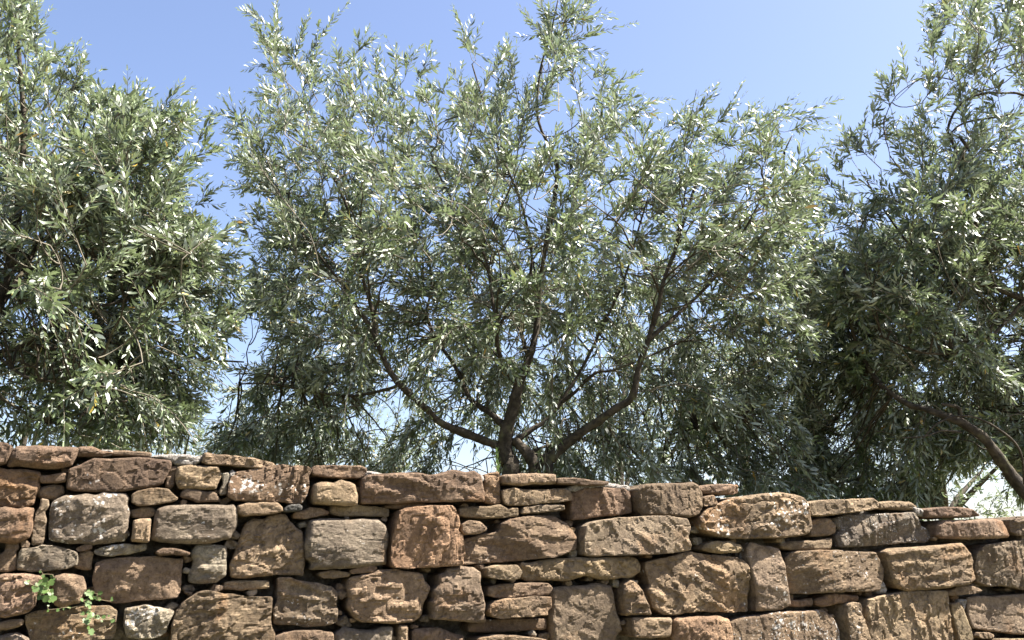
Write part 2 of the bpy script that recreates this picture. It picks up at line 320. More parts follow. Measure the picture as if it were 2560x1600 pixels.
# sheet, colour, lichen amount, outline
STONES = """
A b .0 -60,120 60,125 130,170 110,230 60,350 -60,380
A b .1 190,160 400,150 620,165 780,165 905,185 890,250 830,380 640,410 420,400 210,380 85,385 100,300 150,200
A b .0 920,165 1060,160 1180,205 1320,225 1230,265 1060,265 895,265 890,235
A b .0 1330,200 1500,205 1700,225 1765,240 1760,275 1560,260 1320,250 1290,230
A o .0 -60,400 60,430 230,430 450,450 475,510 430,570 450,630 400,740 380,830 260,870 60,850 -60,850
A b .0 470,510 560,500 720,470 770,480 760,560 640,575 470,575
A t .0 430,665 500,630 620,610 720,615 735,690 640,760 480,765 440,730
A d .3 810,430 930,385 1090,305 1290,315 1450,300 1600,295 1850,310 1990,325 2000,370 1950,480 1900,590 1700,640 1390,675 1100,680 860,665 780,640 790,540
A b .0 1990,400 2065,395 2050,480 2030,600 1990,650 1945,620 1960,520
A t .2 2080,400 2200,375 2420,395 2540,400 2590,490 2540,600 2520,655 2380,650 2230,650 2100,640 2065,560 2060,460
A t .0 1540,730 1600,690 1720,670 1850,650 1960,665 2030,740 2070,770 2020,800 1850,820 1720,850 1600,850 1540,810
A t .2 2130,690 2180,655 2270,670 2420,695 2480,690 2530,720 2570,790 2480,800 2300,810 2240,770 2120,740
A b .0 -60,900 60,880 200,900 310,880 390,890 370,1000 370,1130 330,1220 200,1290 -60,1270
A p .2 480,775 550,790 560,850 510,920 530,1010 515,1130 505,1240 480,1300 420,1300 380,1310 370,1240 400,1050 430,930 470,860
A g .75 620,810 760,735 870,740 1000,720 1130,735 1190,705 1460,715 1500,760 1480,840 1510,940 1490,1050 1470,1150 1510,1180 1440,1260 1250,1290 1080,1300 850,1290 660,1270 570,1240 575,1060 590,900
A t .0 1535,910 1640,885 1780,885 1815,920 1790,965 1660,985 1550,980
A t .0 1560,1040 1620,1015 1750,1015 1740,1110 1730,1280 1640,1270 1540,1260 1555,1140
A g .35 1840,895 1960,870 2150,850 2400,855 2650,860 2720,850 2757,900 2760,1050 2740,1130 2700,1180 2680,1230 2560,1260 2400,1290 2100,1290 1880,1270 1770,1240 1790,1120 1810,960
B t .0 70,90 200,80 205,140 175,170 170,390 60,405 -60,400 -60,230 20,210 65,160
B t .0 245,60 310,55 335,90 320,130 250,125
B g .1 260,150 400,140 490,105 640,120 780,160 890,200 900,330 800,370 640,390 520,400 350,405 200,385 205,290 230,190
B t .2 925,200 1040,170 1075,200 1060,270 1055,385 960,385 870,360 905,300
B b .0 890,150 960,115 1050,110 1070,135 1000,155 920,165
B w .6 1100,170 1200,135 1300,110 1480,95 1600,110 1700,100 1700,150 1640,165 1500,200 1300,225 1160,220 1105,200
B b .0 1820,190 1900,145 2050,150 2210,200 2200,215 2050,215 1860,215
B w .2 2270,140 2330,100 2420,95 2520,105 2560,110 2640,125 2645,250 2640,450 2600,480 2530,530 2420,540 2220,540 2215,460 2250,380 2270,280 2245,210
B b .1 1120,320 1220,280 1400,260 1620,260 1850,240 2000,275 2140,270 2110,400 2110,540 2100,640 2060,710 1900,730 1700,740 1500,765 1350,780 1200,740 1110,650 1085,520 1100,400
B b .0 -60,480 60,455 300,445 470,465 520,500 480,600 420,690 410,810 330,870 120,935 -60,920
B t .0 640,480 740,440 860,455 960,480 985,560 1000,620 950,680 920,770 860,780 720,830 640,790 610,700 630,560
B t .3 290,930 450,880 620,875 800,870 960,830 1130,820 1280,825 1360,880 1340,980 1350,1080 1310,1190 1180,1200 1000,1260 600,1260 345,1210 340,1110 295,1030
B w .75 1460,850 1580,830 1700,800 1790,830 1900,855 2020,880 1960,990 1930,1110 1850,1160 1700,1190 1480,1180 1450,1050 1450,940
B t .0 -60,1040 60,995 180,980 260,985 240,1030 120,1080 30,1090 -60,1090
B g .3 -60,1190 100,1145 190,1140 330,1200 340,1320 -60,1320
B t .15 2110,810 2210,720 2300,660 2420,640 2560,670 2760,700 2900,715 3080,715 3160,715 3150,860 3140,960 3145,1060 3180,1150 3180,1350 1990,1350 2000,1130 2010,1040 2060,880
C t .0 70,240 250,260 460,285 640,305 760,330 860,360 890,385 800,400 700,412 540,390 350,370 90,355 30,335 50,290
C w .4 280,480 340,465 350,520 320,620 310,710 250,720 240,680 290,600
C r .45 440,470 560,450 720,420 950,385 1260,395 1310,440 1270,500 1280,640 1250,750 1200,820 1100,825 960,800 800,800 600,800 420,790 340,740 345,620 380,530
C b .0 1340,400 1480,385 1700,390 1880,390 1960,420 1940,500 1880,525 1700,520 1500,510 1330,480 1320,440
C y .2 1345,610 1420,590 1560,600 1640,565 1740,590 1800,620 1830,740 1820,840 1690,850 1500,840 1340,820 1325,720
C t .15 450,860 560,830 740,825 900,825 960,880 960,920 860,940 700,960 520,970 460,940 440,900
C k .0 985,905 1040,860 1150,850 1180,870 1170,905 1060,915 1000,920
C t .0 1115,940 1230,920 1300,880 1430,895 1510,930 1500,950 1350,975 1230,1005 1110,990
C y .0 1560,860 1700,865 1850,845 1950,870 2120,870 2225,880 2220,975 2060,970 1850,965 1640,960 1535,930
C t .0 550,1060 640,1015 770,1020 830,970 930,950 1010,965 1060,1030 1120,1100 1210,1160 1220,1250 1230,1400 1230,1530 1215,1665 1120,1650 900,1650 700,1670 500,1700 380,1680 370,1560 420,1440 450,1330 490,1210
C g .3 1300,1040 1420,1015 1600,1010 1760,1030 1900,1010 2090,1020 2160,1090 2200,1200 2200,1280 2175,1400 2175,1530 2100,1545 1900,1565 1650,1580 1420,1590 1290,1600 1320,1510 1245,1470 1240,1300 1265,1140
D y .0 310,545 480,530 740,525 825,530 825,600 700,610 480,625 300,615
D t .0 1400,440 1480,405 1600,400 1760,440 1740,465 1600,485 1450,485
D b .0 1750,410 1850,375 2000,355 2060,370 2030,415 1900,430 1780,435
D p .35 930,490 1060,485 1180,530 1400,560 1540,600 1600,660 1595,760 1610,880 1600,1000 1500,1035 1290,1060 1100,1030 880,1020 880,860 920,760 930,620
D t .2 1750,500 1900,450 2030,440 2080,400 2280,395 2400,420 2500,430 2590,450 2620,530 2677,600 2650,680 2600,790 2580,930 2500,990 2300,1010 1900,1000 1820,950 1730,830 1760,720 1730,600
D t .0 880,1180 1000,1130 1200,1105 1400,1110 1545,1130 1540,1330 860,1330
D g .1 1600,1150 1700,1080 1850,1100 2050,1110 2140,1070 2260,1070 2260,1330 1590,1330
E b .0 -417,261 -360,225 -140,215 60,205 200,205 330,235 470,210 600,175 750,195 860,180 930,220 945,320 970,430 965,520 780,520 600,525 380,535 180,530 0,545 -200,545 -432,551 -440,420 -420,330
E o .0 1020,220 1100,190 1175,180 1180,300 1190,540 1100,550 1025,530 1015,400
E t .0 1210,230 1320,215 1600,210 1820,215 1830,310 1700,320 1500,325 1340,335 1220,310
E b .0 1840,265 2000,260 2180,280 2300,300 2420,300 2420,330 2180,335 2000,320 1840,310
E t .1 1215,400 1330,375 1480,400 1700,395 1920,385 2000,410 2015,500 1950,520 1750,535 1500,565 1300,570 1240,550 1210,470
E r .0 2040,440 2150,375 2327,365 2500,370 2640,365 2710,420 2735,530 2735,650 2690,660 2500,685 2327,700 2120,730 2040,735 2035,600
E b .0 -160,585 0,555 270,545 360,580 200,590 0,600
E o .0 -10,640 60,610 300,590 580,585 620,620 650,700 665,800 640,870 700,930 720,1150 700,1200 705,1260 600,1275 300,1290 0,1300 -100,1290 -110,1180 -95,1000 -60,800 -30,680
E y .0 710,610 860,590 1000,600 1180,570 1260,610 1385,600 1385,690 1240,710 1000,715 830,710 700,690
E p .0 1460,600 1600,575 1790,570 1930,570 1930,620 1750,635 1560,660 1430,665
E t .2 720,800 800,760 930,770 1000,840 990,865 900,900 750,910 715,870
E t .15 740,1000 850,950 1000,915 1180,880 1200,790 1290,740 1400,720 1600,695 1780,700 1860,720 1990,790 2080,950 2060,1080 1990,1110 1850,1160 1600,1190 1300,1220 1000,1240 750,1260 730,1150
E t .0 1000,1311 1090,1280 1340,1277 1390,1350 1370,1420 1300,1440 1150,1425 1010,1400
F y .0 1430,380 1450,310 1560,320 1690,285 1900,265 2150,262 2420,255 2700,242 2800,275 2842,340 2835,410 2730,470 2500,490 2327,490 2150,455 1950,515 1700,510 1530,525 1450,490 1420,430
F p .0 560,380 700,355 850,375 930,430 925,560 960,700 980,800 970,900 990,990 860,1000 700,980 560,970 380,960 385,870 365,770 400,740 390,640 440,580 460,460 530,430
F r .0 1040,600 1200,570 1400,555 1600,550 1740,560 1775,610 1740,680 1600,690 1350,710 1150,715 1030,690
F t .0 1050,810 1100,760 1250,730 1450,720 1560,705 1730,710 1730,820 1660,880 1690,910 1500,930 1300,940 1150,950 1060,920 1020,870
F r .25 870,1010 1000,995 1250,970 1500,975 1750,970 1750,1080 1600,1095 1300,1110 1000,1120 830,1110 840,1050
F p .1 1810,610 1950,590 2240,580 2280,560 2420,565 2500,585 2530,680 2540,770 2560,880 2590,960 2630,1100 2560,1170 2540,1330 1820,1330 1800,1150 1780,950 1800,800
F t .0 10,1050 105,1050 105,1330 10,1330
F b .0 190,1110 300,1090 480,1075 620,1130 760,1180 770,1330 160,1330
F t .0 910,1200 1100,1160 1300,1160 1500,1180 1690,1210 1700,1330 900,1330
G d .0 430,200 520,150 700,135 900,140 1080,125 1150,150 1195,250 1200,400 1150,490 1050,520 900,510 700,495 500,500 450,430 425,300
G r .0 1190,165 1300,150 1450,140 1640,150 1640,230 1590,250 1400,245 1210,240
G t .0 1210,300 1320,275 1360,365 1300,380 1210,390
G t .6 1260,430 1450,350 1600,300 1800,270 1950,260 2050,245 2250,265 2350,300 2410,350 2445,500 2472,640 2430,710 2300,745 2100,760 1800,770 1550,765 1350,740 1220,690 1160,620 1165,530 1210,470
G p .1 -180,640 -120,590 50,560 200,540 480,525 700,515 1000,550 1040,640 1010,760 1050,840 1050,900 850,930 600,955 300,960 0,970 -150,975 -197,950 -205,800
G y .0 1230,850 1320,815 1500,810 1640,850 1665,890 1620,930 1450,940 1300,930 1210,900
H t .3 570,310 740,270 900,230 1080,190 1200,215 1400,235 1600,250 1690,300 1740,380 1750,520 1780,630 1740,660 1765,780 1760,870 1600,885 1350,880 1150,870 1030,885 860,920 760,910 640,830 590,620 620,580 580,450 560,360
H p .5 1735,140 1780,75 1900,115 2000,130 2090,165 2130,300 2160,500 2200,680 2230,800 2130,855 1950,860 1830,870 1820,700 1780,480 1730,260
I y .0 -165,620 -60,580 60,575 200,570 380,545 385,600 370,660 200,665 0,665 -130,650
H t .1 280,560 350,520 430,550 490,640 530,770 590,910 450,905 300,915 275,780 265,650
H t .0 370,960 600,955 820,955 815,1100 800,1160 600,1180 400,1170 370,1080
H o .0 870,980 900,950 1100,945 1400,940 1500,970 1540,1060 1550,1330 860,1330
H t .7 1550,1020 1650,960 1830,930 2100,890 2400,885 2640,868 2750,970 2800,1100 2815,1330 1590,1330 1560,1150
I t .0 115,160 250,135 500,130 720,115 820,115 880,150 880,210 700,245 500,265 300,290 140,295 120,230
I t .0 920,150 1060,140 1270,150 1350,195 1280,230 1100,225 920,215
I b .0 1390,235 1520,210 1740,210 1860,240 1940,295 1850,310 1600,310 1400,315
I t .0 150,370 270,325 370,330 430,400 430,480 350,510 160,520 155,440
I g .5 430,330 560,290 800,285 1100,275 1310,260 1350,350 1400,410 1470,450 1495,530 1430,580 1250,580 1050,600 850,615 650,630 460,635 440,520 490,450 440,380
I t .0 1500,400 1560,350 1700,350 1900,345 2100,340 2200,350 2240,440 2260,530 2100,540 1800,550 1540,540 1500,510
I d .0 2270,350 2330,315 2420,310 2560,310 2700,320 2700,510 2350,510 2285,470
I t .35 -110,760 -60,700 0,690 220,675 420,675 600,690 850,700 890,770 935,880 930,980 880,1100 700,1115 400,1120 100,1140 -60,1130 -90,1050 -110,900
I y .0 930,690 1010,655 1300,640 1550,615 1740,600 1810,650 1890,740 1910,900 1915,1000 1860,1040 1650,1060 1400,1090 1150,1105 1060,1070 1010,1000 990,880 960,780
I p .2 1940,700 2010,620 2200,590 2420,570 2650,575 2800,600 2800,1090 2650,1110 2420,1095 2250,1050 2050,1060 1960,1010 1930,880
J t .0 1620,700 1720,650 1860,625 1950,650 2000,680 1900,705 1750,720 1640,725
J b .0 -50,800 0,790 100,785 200,765 215,800 200,850 60,850 -40,845
J o .0 220,790 300,740 420,715 600,730 665,745 660,785 500,800 380,830 280,850 230,830
J t .3 505,830 560,805 640,815 650,950 690,1040 720,1140 740,1330 540,1330 520,1100 490,950
J y .1 750,775 900,740 1150,690 1350,680 1590,685 1610,850 1630,950 1650,1100 1660,1330 800,1330 760,1140 720,920 730,850
J y .0 1680,830 1760,810 1810,880 1860,1030 1900,1180 1900,1330 1780,1330 1750,1150 1690,950
J p .1 1870,760 2000,745 2150,745 2420,720 2700,715 2720,1160 2420,1150 2250,1130 2050,1100 1930,1080 1880,980
J t .0 1960,1140 2060,1140 2120,1160 2120,1190 2000,1190 1950,1170
J t .0 2140,1205 2300,1200 2560,1195 2700,1200 2700,1340 2140,1340
"""
LUMPS = """
A 1770,265 2000,250 2200,265 2380,270 2330,330 2280,365 2060,360 2000,310 1900,300 1790,290
C 1960,445 2050,470 2170,490 2060,520 1960,515 1930,490
E 930,230 1000,225 1010,270 960,310 940,290
E 1960,375 2100,340 2390,345 2400,365 2200,372 2060,400
G -160,180 20,130 90,105 200,140 330,150 400,170 380,200 150,185
I 1290,200 1400,240 1390,290 1340,290 1300,240
J 880,600 940,560 990,660 980,700 910,710 890,660
J 1790,780 1860,780 1860,860 1830,900 1800,840
C 380,440 440,470 410,530 350,530
A 1180,205 1310,210 1300,245 1200,260
"""
PAL = {'t': (.300, .214, .145), 'b': (.222, .150, .104), 'o': (.290, .178, .110), 'g': (.245, .205, .168), 'p': (.280, .210, .155),
       'd': (.170, .120, .082), 'w': (.370, .312, .255), 'y': (.325, .240, .155), 'r': (.240, .160, .108), 'k': (.12, .110, .108)}

_mean = np.array([.265, .187, .130])
PAL = {k: tuple(np.array([.97, 1.02, .97]) * np.array(v) * (.76 if k not in 'wk' else 1) + (_mean * .24 if k not in 'wk' else 0)) for k, v in PAL.items()}

def chaikin(P, n=1):
    for _ in range(n):
        Q = np.roll(P, -1, 0)
        P = np.stack([P * .93 + Q * .07, P * .07 + Q * .93], 1).reshape(-1, 2)
    return P
def resample(P, step, jit, seed):
    out = []
    for a, b in zip(P, np.roll(P, -1, 0)):
        L = np.linalg.norm(b - a); n = max(1, int(round(L / step)))
        for i in range(n):
            p = a + (b - a) * i / n
            d = Vector((p[0] * 28, p[1] * 28, seed))
            nn = noise.noise(d) * jit + noise.noise(d * 3.1) * jit * .5
            t = (b - a) / max(L, 1e-6)
            out.append(p + np.array([t[1], -t[0]]) * nn)
    return np.array(out)
def poly_dist(P, Q):
    """distance of points P (n,2) to closed outline Q, the nearest outline point and whether inside"""
    A = Q; B = np.roll(Q, -1, 0); AB = B - A
    t = ((P[:, None, :] - A[None]) * AB[None]).sum(-1) / np.maximum((AB * AB).sum(-1), 1e-12)[None]
    t = np.clip(t, 0, 1)
    N = A[None] + t[..., None] * AB[None]
    D = np.linalg.norm(P[:, None, :] - N, axis=-1)
    j = D.argmin(1); i = np.arange(len(P))
    return D[i, j], N[i, j], inside(P, Q)
def inside(P, Q):
    A = Q; B = np.roll(Q, -1, 0)
    x, y = P[:, 0][:, None], P[:, 1][:, None]
    c = ((A[:, 1][None] > y) != (B[:, 1][None] > y))
    with np.errstate(divide='ignore', invalid='ignore'):
        xi = (B[:, 0] - A[:, 0])[None] * (y - A[:, 1][None]) / (B[:, 1] - A[:, 1])[None] + A[:, 0][None]
    return (c & (x < xi)).sum(1) % 2 == 1

def stone_mesh(P, seed, step=.0056, back=.22, front=0.0, rough=1.0, grow=.003):
    """P outline in wall coordinates (u, v). A dressed block: faceted face, worn edges, sides running back into the wall"""
    rs = np.random.default_rng(seed)
    Q = resample(chaikin(P), .011, .0035 * max(rough, .8), seed * 1.37)
    nx = np.roll(Q, -1, 0) - np.roll(Q, 1, 0)
    ar = np.sum(Q[:, 0] * np.roll(Q[:, 1], -1) - np.roll(Q[:, 0], -1) * Q[:, 1])
    Q = Q + grow * math.copysign(1, ar) * np.stack([nx[:, 1], -nx[:, 0]], -1) / np.maximum(np.linalg.norm(nx, axis=1, keepdims=True), 1e-6)
    lo, hi = Q.min(0), Q.max(0); size = hi - lo; small = size.min()
    step = min(step, max(.004, small / 9))
    nu, nv = int(size[0] / step) + 3, int(size[1] / step) + 3
    us = lo[0] - step + np.arange(nu) * step; vs = lo[1] - step + np.arange(nv) * step
    U, Vv = np.meshgrid(us, vs)
    G = np.stack([U.ravel(), Vv.ravel()], -1)
    D, N, I = poly_dist(G, Q)
    Ig = I.reshape(nv, nu)
    cell = Ig[:-1, :-1] | Ig[1:, :-1] | Ig[:-1, 1:] | Ig[1:, 1:]
    cnt = Ig[:-1, :-1].astype(int) + Ig[1:, :-1] + Ig[:-1, 1:] + Ig[1:, 1:]
    cell = cnt >= 1
    G[~I] = N[~I]; D[~I] = 0
    # relief
    c = (lo + hi) / 2
    r = min(rs.choice([.003, .004, .006, .009, .017]), small * .25)
    e = np.clip(D / r, 0, 1)
    H = -(1 - e) ** rs.uniform(1.7, 2.6) * r * rs.uniform(.65, 1.1)
    K = rs.integers(4, 9)
    amp = .55 * min(1.0, small / .16)
    planes = []
    for _ in range(K):
        x0 = lo + size * rs.uniform(.1, .9, 2)
        s = rs.normal(0, .27 * amp, 2)
        planes.append((G - x0) @ s + rs.uniform(0, .008))
    pl = np.min(planes, 0)
    pl -= pl[I].mean() if I.any() else 0
    H += np.clip(pl, -.022, .016)
    H += (G - c) @ rs.normal(0, .05, 2)
    of = seed * 3.71
    nz = np.empty(len(G)); th = rs.normal(0, .35) + (1.57 if rs.random() < .25 else 0); ca, sa = math.cos(th), math.sin(th)
    for k in np.nonzero(I | (D == 0))[0]:
        x, y = G[k]
        p = Vector((x * 9, y * 9, of))
        a = noise.noise(p) * .0028
        rg = 1 - abs(noise.noise(Vector((x * 13, y * 17, of + 9)))) * 2
        if rg > .86: a -= (rg - .86) * .035            # a split or tool mark
        led = noise.noise(Vector(((x * ca + y * sa) * 9 + 5, (y * ca - x * sa) * 34, of * 1.3))) + .35 * noise.noise(Vector((x * 45, y * 45, of)))
        a += (.0055 if led > .22 else 0) + (.004 if led > .45 else 0) - (.006 if led < -.36 else 0)
        q = p * 3.4
        a += noise.noise(q) * .0020 + noise.noise(q * 2.1) * .0014 + noise.noise(q * 4.3) * .0009
        nz[k] = a
    nz[~(I | (D == 0))] = 0
    H += nz * min(1.0, .35 + small / .14) * rough * (.35 + .65 * e)
    if I.sum() > 8:                                   # keep the face roughly in the plane of the wall
        A = np.column_stack([G[I] - c, np.ones(I.sum())]); co = np.linalg.lstsq(A, H[I], rcond=None)[0]
        H -= (G - c) @ (co[:2] * .75)
    H += front
    idx = -np.ones(nu * nv, int)
    jj, ii = np.nonzero(cell)
    q = np.stack([jj * nu + ii, jj * nu + ii + 1, (jj + 1) * nu + ii + 1, (jj + 1) * nu + ii], -1)
    used = np.unique(q); idx[used] = np.arange(len(used))
    F = idx[q]
    uv = G[used]; w = H[used]
    # sides
    e2 = np.concatenate([F[:, [0, 1]], F[:, [1, 2]], F[:, [2, 3]], F[:, [3, 0]]])
    key = np.sort(e2, 1); _, inv, ct = np.unique(key, axis=0, return_inverse=True, return_counts=True)
    bd = e2[ct[inv.ravel()] == 1]
    bv = np.unique(bd); m = -np.ones(len(used), int); m[bv] = np.arange(len(bv))
    n0 = len(used); nb = len(bv)
    cc = uv[bv]; mid = cc + (c - cc) * .03
    W = np.concatenate([w, w[bv], np.full(nb, -back * .4) , np.full(nb, -back)])
    UV = np.concatenate([uv, uv[bv], cc + (c - cc) * .02, mid])
    a, b = m[bd[:, 0]], m[bd[:, 1]]
    S1 = np.stack([n0 + b, n0 + a, n0 + nb + a, n0 + nb + b], -1)
    S2 = np.stack([n0 + nb + b, n0 + nb + a, n0 + 2 * nb + a, n0 + 2 * nb + b], -1)
    X = wall_xyz(UV[:, 0], UV[:, 1], W)
    org = wall_xyz(c[0], c[1], -.05)
    me = np_mesh("stone", X - org, [F, S1, S2], True)
    sm = np.zeros(len(me.polygons), bool)
    me.polygons.foreach_set("use_smooth", sm)
    return me, org

wall = empty("stone_wall", tuple(wall_xyz(0.0, 0.0, -.25)), "rough dry-looking wall of brown sandstone blocks with recessed joints", "wall")
WINV = wall.location.copy()
def wall_part(name, me, org, mat):
    o = bpy.data.objects.new(name, me); me.materials.append(mat)
    o.location = Vector(org) - WINV
    link(o, wall)
    return o
nst = 0
TRACED = []
for line in STONES.strip().splitlines():
    f = line.split()
    ox, oy, s = REG[f[0]]
    P = np.array([wall_uv(ox + float(a) / s, oy + float(b) / s) for a, b in (q.split(',') for q in f[3:])])
    nst += 1
    TRACED.append(P)
    rs = np.random.default_rng(1000 + nst)
    sz = (P.max(0) - P.min(0)).min()
    me, org = stone_mesh(P, nst, front=rs.uniform(-.026, .022) - (.012 if sz < .05 else 0), rough=rs.choice([.4, .6, .8, 1.0]), back=.32 if P[:, 1].max() > 1.9 else .24)
    o = wall_part("stone", me, org, M_STONE)
    c = np.array(PAL[f[1]]) * .92 * rs.uniform(.88, 1.12) * (1 + rs.normal(0, .012, 3))
    o.color = (*c, float(f[2]))
for k, line in enumerate(LUMPS.strip().splitlines()):
    f = line.split(); ox, oy, s = REG[f[0]]
    P = np.array([wall_uv(ox + float(a) / s, oy + float(b) / s) for a, b in (q.split(',') for q in f[1:])])
    me, org = stone_mesh(P, 500 + k, front=-.03, step=.005, rough=1.6, back=.3)
    wall_part("mortar_lump", me, org, M_LUMP)

# top of the wall in wall coordinates, from the stones themselves
TOP = np.array([wall_uv(*p) for p in ((0, 1113), (190, 1116), (380, 1130), (520, 1136), (690, 1165), (900, 1165), (1000, 1186), (1190, 1182), (1255, 1180),
                                      (1400, 1188), (1520, 1208), (1740, 1208), (1850, 1213), (1960, 1236), (2030, 1250), (2200, 1250), (2330, 1270), (2440, 1290), (2560, 1292))])
def top_at(u):
    return np.interp(u, TOP[:, 0], TOP[:, 1])
U0, U1 = -3.6, 4.4
# the stones out of the photograph's frame: below it and to both sides
frame_low = np.array([wall_uv(x, 1600) for x in np.linspace(0, 2560, 30)])
lowest = np.array([wall_uv(x, 1600)[1] for x in (0, 1280, 2560)])
ul, ur = wall_uv(-14, 1400)[0], wall_uv(2592, 1400)[0]
def extra(u0, v0, u1, v1, seed):
    rs = np.random.default_rng(seed)
    g = .012
    P = np.array([[u0 + g, v0 + g], [(u0 + u1) / 2, v0 + g], [u1 - g, v0 + g], [u1 - g, (v0 + v1) / 2], [u1 - g, v1 - g], [(u0 + u1) / 2, v1 - g], [u0 + g, v1 - g], [u0 + g, (v0 + v1) / 2]])
    P = P + rs.normal(0, .008, P.shape)
    me, org = stone_mesh(P, seed, step=.022, front=rs.uniform(-.014, .012))
    o = wall_part("stone", me, org, M_STONE)
    c = np.array(PAL[rs.choice(list("ttttbbogpyyr"))]) * .84 * rs.uniform(.88, 1.12)
    o.color = (*c, float(rs.choice([0, 0, 0, .2, .5])))
seed = 2000
def courses(u0, u1, v_lo, v_hi):
    global seed
    v = v_hi
    while v > v_lo + .08:
        h = random.uniform(.14, .24)
        if v - h < v_lo + .1: h = v - v_lo
        u = u0 + random.uniform(-.12, 0)
        while u < u1 - .06:
            w = random.uniform(.18, .42)
            if u1 - (u + w) < .14: w = u1 - u
            seed += 1
            if random.random() < .22 and h > .17:
                extra(u, v - h * .62, u + w, v, seed); seed += 1; extra(u, v - h, u + w, v - h * .62, seed)
            else:
                extra(u, v - h, u + w, v, seed)
            u += w
        v -= h
vb = min(lowest) - .045
courses(U0 + .1, U1 - .1, -.04, vb)
for a, b in ((U0 + .1, ul - .02), (ur + .02, U1 - .1)):
    courses(a, b, vb, float(top_at((a + b) / 2)))

# small chips wedged into the wider joints
chips = 0
rs = np.random.default_rng(77)
for _ in range(4000):
    if chips >= 70: break
    c = wall_uv(rs.uniform(0, 2560), rs.uniform(1130, 1600))
    if c[1] > top_at(c[0]) - .05: continue
    near = [P for P in TRACED if np.abs(P.mean(0) - c).max() < .45]
    d = 1.0
    for P in near:
        dd, _, ins = poly_dist(c[None], P)
        d = min(d, -1 if ins[0] else dd[0])
        if d < .009: break
    if d < .009: continue
    r = min(d * 1.05, .03)
    n = rs.integers(5, 8); a = np.sort(rs.uniform(0, 2 * math.pi, n))
    P = c + np.column_stack([np.cos(a) * r * rs.uniform(1.0, 1.9), np.sin(a) * r * rs.uniform(.7, 1.0)]) * rs.uniform(.75, 1.1, (n, 1))
    if np.abs(np.diff(np.append(a, a[0] + 2 * math.pi))).max() > 2.4: continue
    TRACED.append(P)
    me, org = stone_mesh(P, 3000 + chips, step=.006, front=rs.uniform(-.055, -.025), back=.2, rough=1.5)
    o = wall_part("stone_chip", me, org, M_STONE)
    o.color = (*(np.array(PAL[rs.choice(list("tbgpyw"))]) * rs.uniform(.8, 1.1)), 0.0)
    chips += 1
# mortar and rubble core
nu, nv = 400, 110
us = np.linspace(U0, U1, nu)
front = []
for j in range(nv):
    for u in us:
        t = j / (nv - 1); tv = top_at(u) - .045
        v = -.1 + (tv + .1) * t
        p = Vector((u * 22, v * 22, 3.0))
        w = -.13 + noise.noise(p) * .038 + noise.noise(p * 2.7) * .010 + noise.noise(p * 6) * .005
        front.append((u, v, w))
front = np.array(front)
X = wall_xyz(front[:, 0], front[:, 1], front[:, 2])
i = np.arange((nv - 1) * (nu - 1)); r = i // (nu - 1) * nu + i % (nu - 1)
Fq = np.stack([r, r + 1, r + nu + 1, r + nu], -1)
tb = wall_xyz(us, top_at(us) - .05, np.full(nu, -.46)); bb = wall_xyz(us, np.full(nu, -.1), np.full(nu, -.46))
n0 = len(X); X = np.concatenate([X, tb, bb])
k = np.arange(nu - 1); tr_ = (nv - 1) * nu + k
F2 = np.stack([tr_, tr_ + 1, n0 + k + 1, n0 + k], -1)
F3 = np.stack([n0 + k, n0 + k + 1, n0 + nu + k + 1, n0 + nu + k], -1)
org = wall_xyz(0.0, 1.0, -.3)
wall_part("mortar_core", np_mesh("mortar_core", X - org, [Fq, F2, F3], True), org, M_MORTAR)

# terrace that the wall holds up, the ground the trees stand in
def terrace():
    xs = np.concatenate([np.linspace(-600, -14, 7)[:-1], np.linspace(-14, 16, 61), np.linspace(16, 600, 7)[1:]])
    ts = np.concatenate([np.linspace(0, 1, 6)[:-1] * 4, np.linspace(4, 24, 30), np.linspace(24, 900, 9)[1:]])
    V = []
    for t in ts:
        for x in xs:
            y0 = 3.6 + math.tan(THETA) * max(-8, min(8, x)) + .43
            V.append((x, y0 + t, TERR + (noise.noise(Vector((x * .7, t * .7, 2))) * .04 if t > 0 else 0)))
    n, m = len(xs), len(ts)
    i = np.arange((m - 1) * (n - 1)); r = i // (n - 1) * n + i % (n - 1)
    o = mesh_obj("terrace_ground", np_mesh("terrace_ground", np.array(V), [np.stack([r, r + 1, r + n + 1, r + n], -1)], True), M_TERRACE)
    o["kind"] = "structure"
terrace()

# ------------------------------------------------------------------ olive trees
def norm(v): return v / np.maximum(np.linalg.norm(v, axis=-1, keepdims=True), 1e-9)
def perp(d):
    a = np.where(np.abs(d[..., 2:3]) < .9, np.array([0, 0, 1.0]), np.array([1.0, 0, 0]))
    s = norm(np.cross(d, a)); return s, np.cross(s, d)

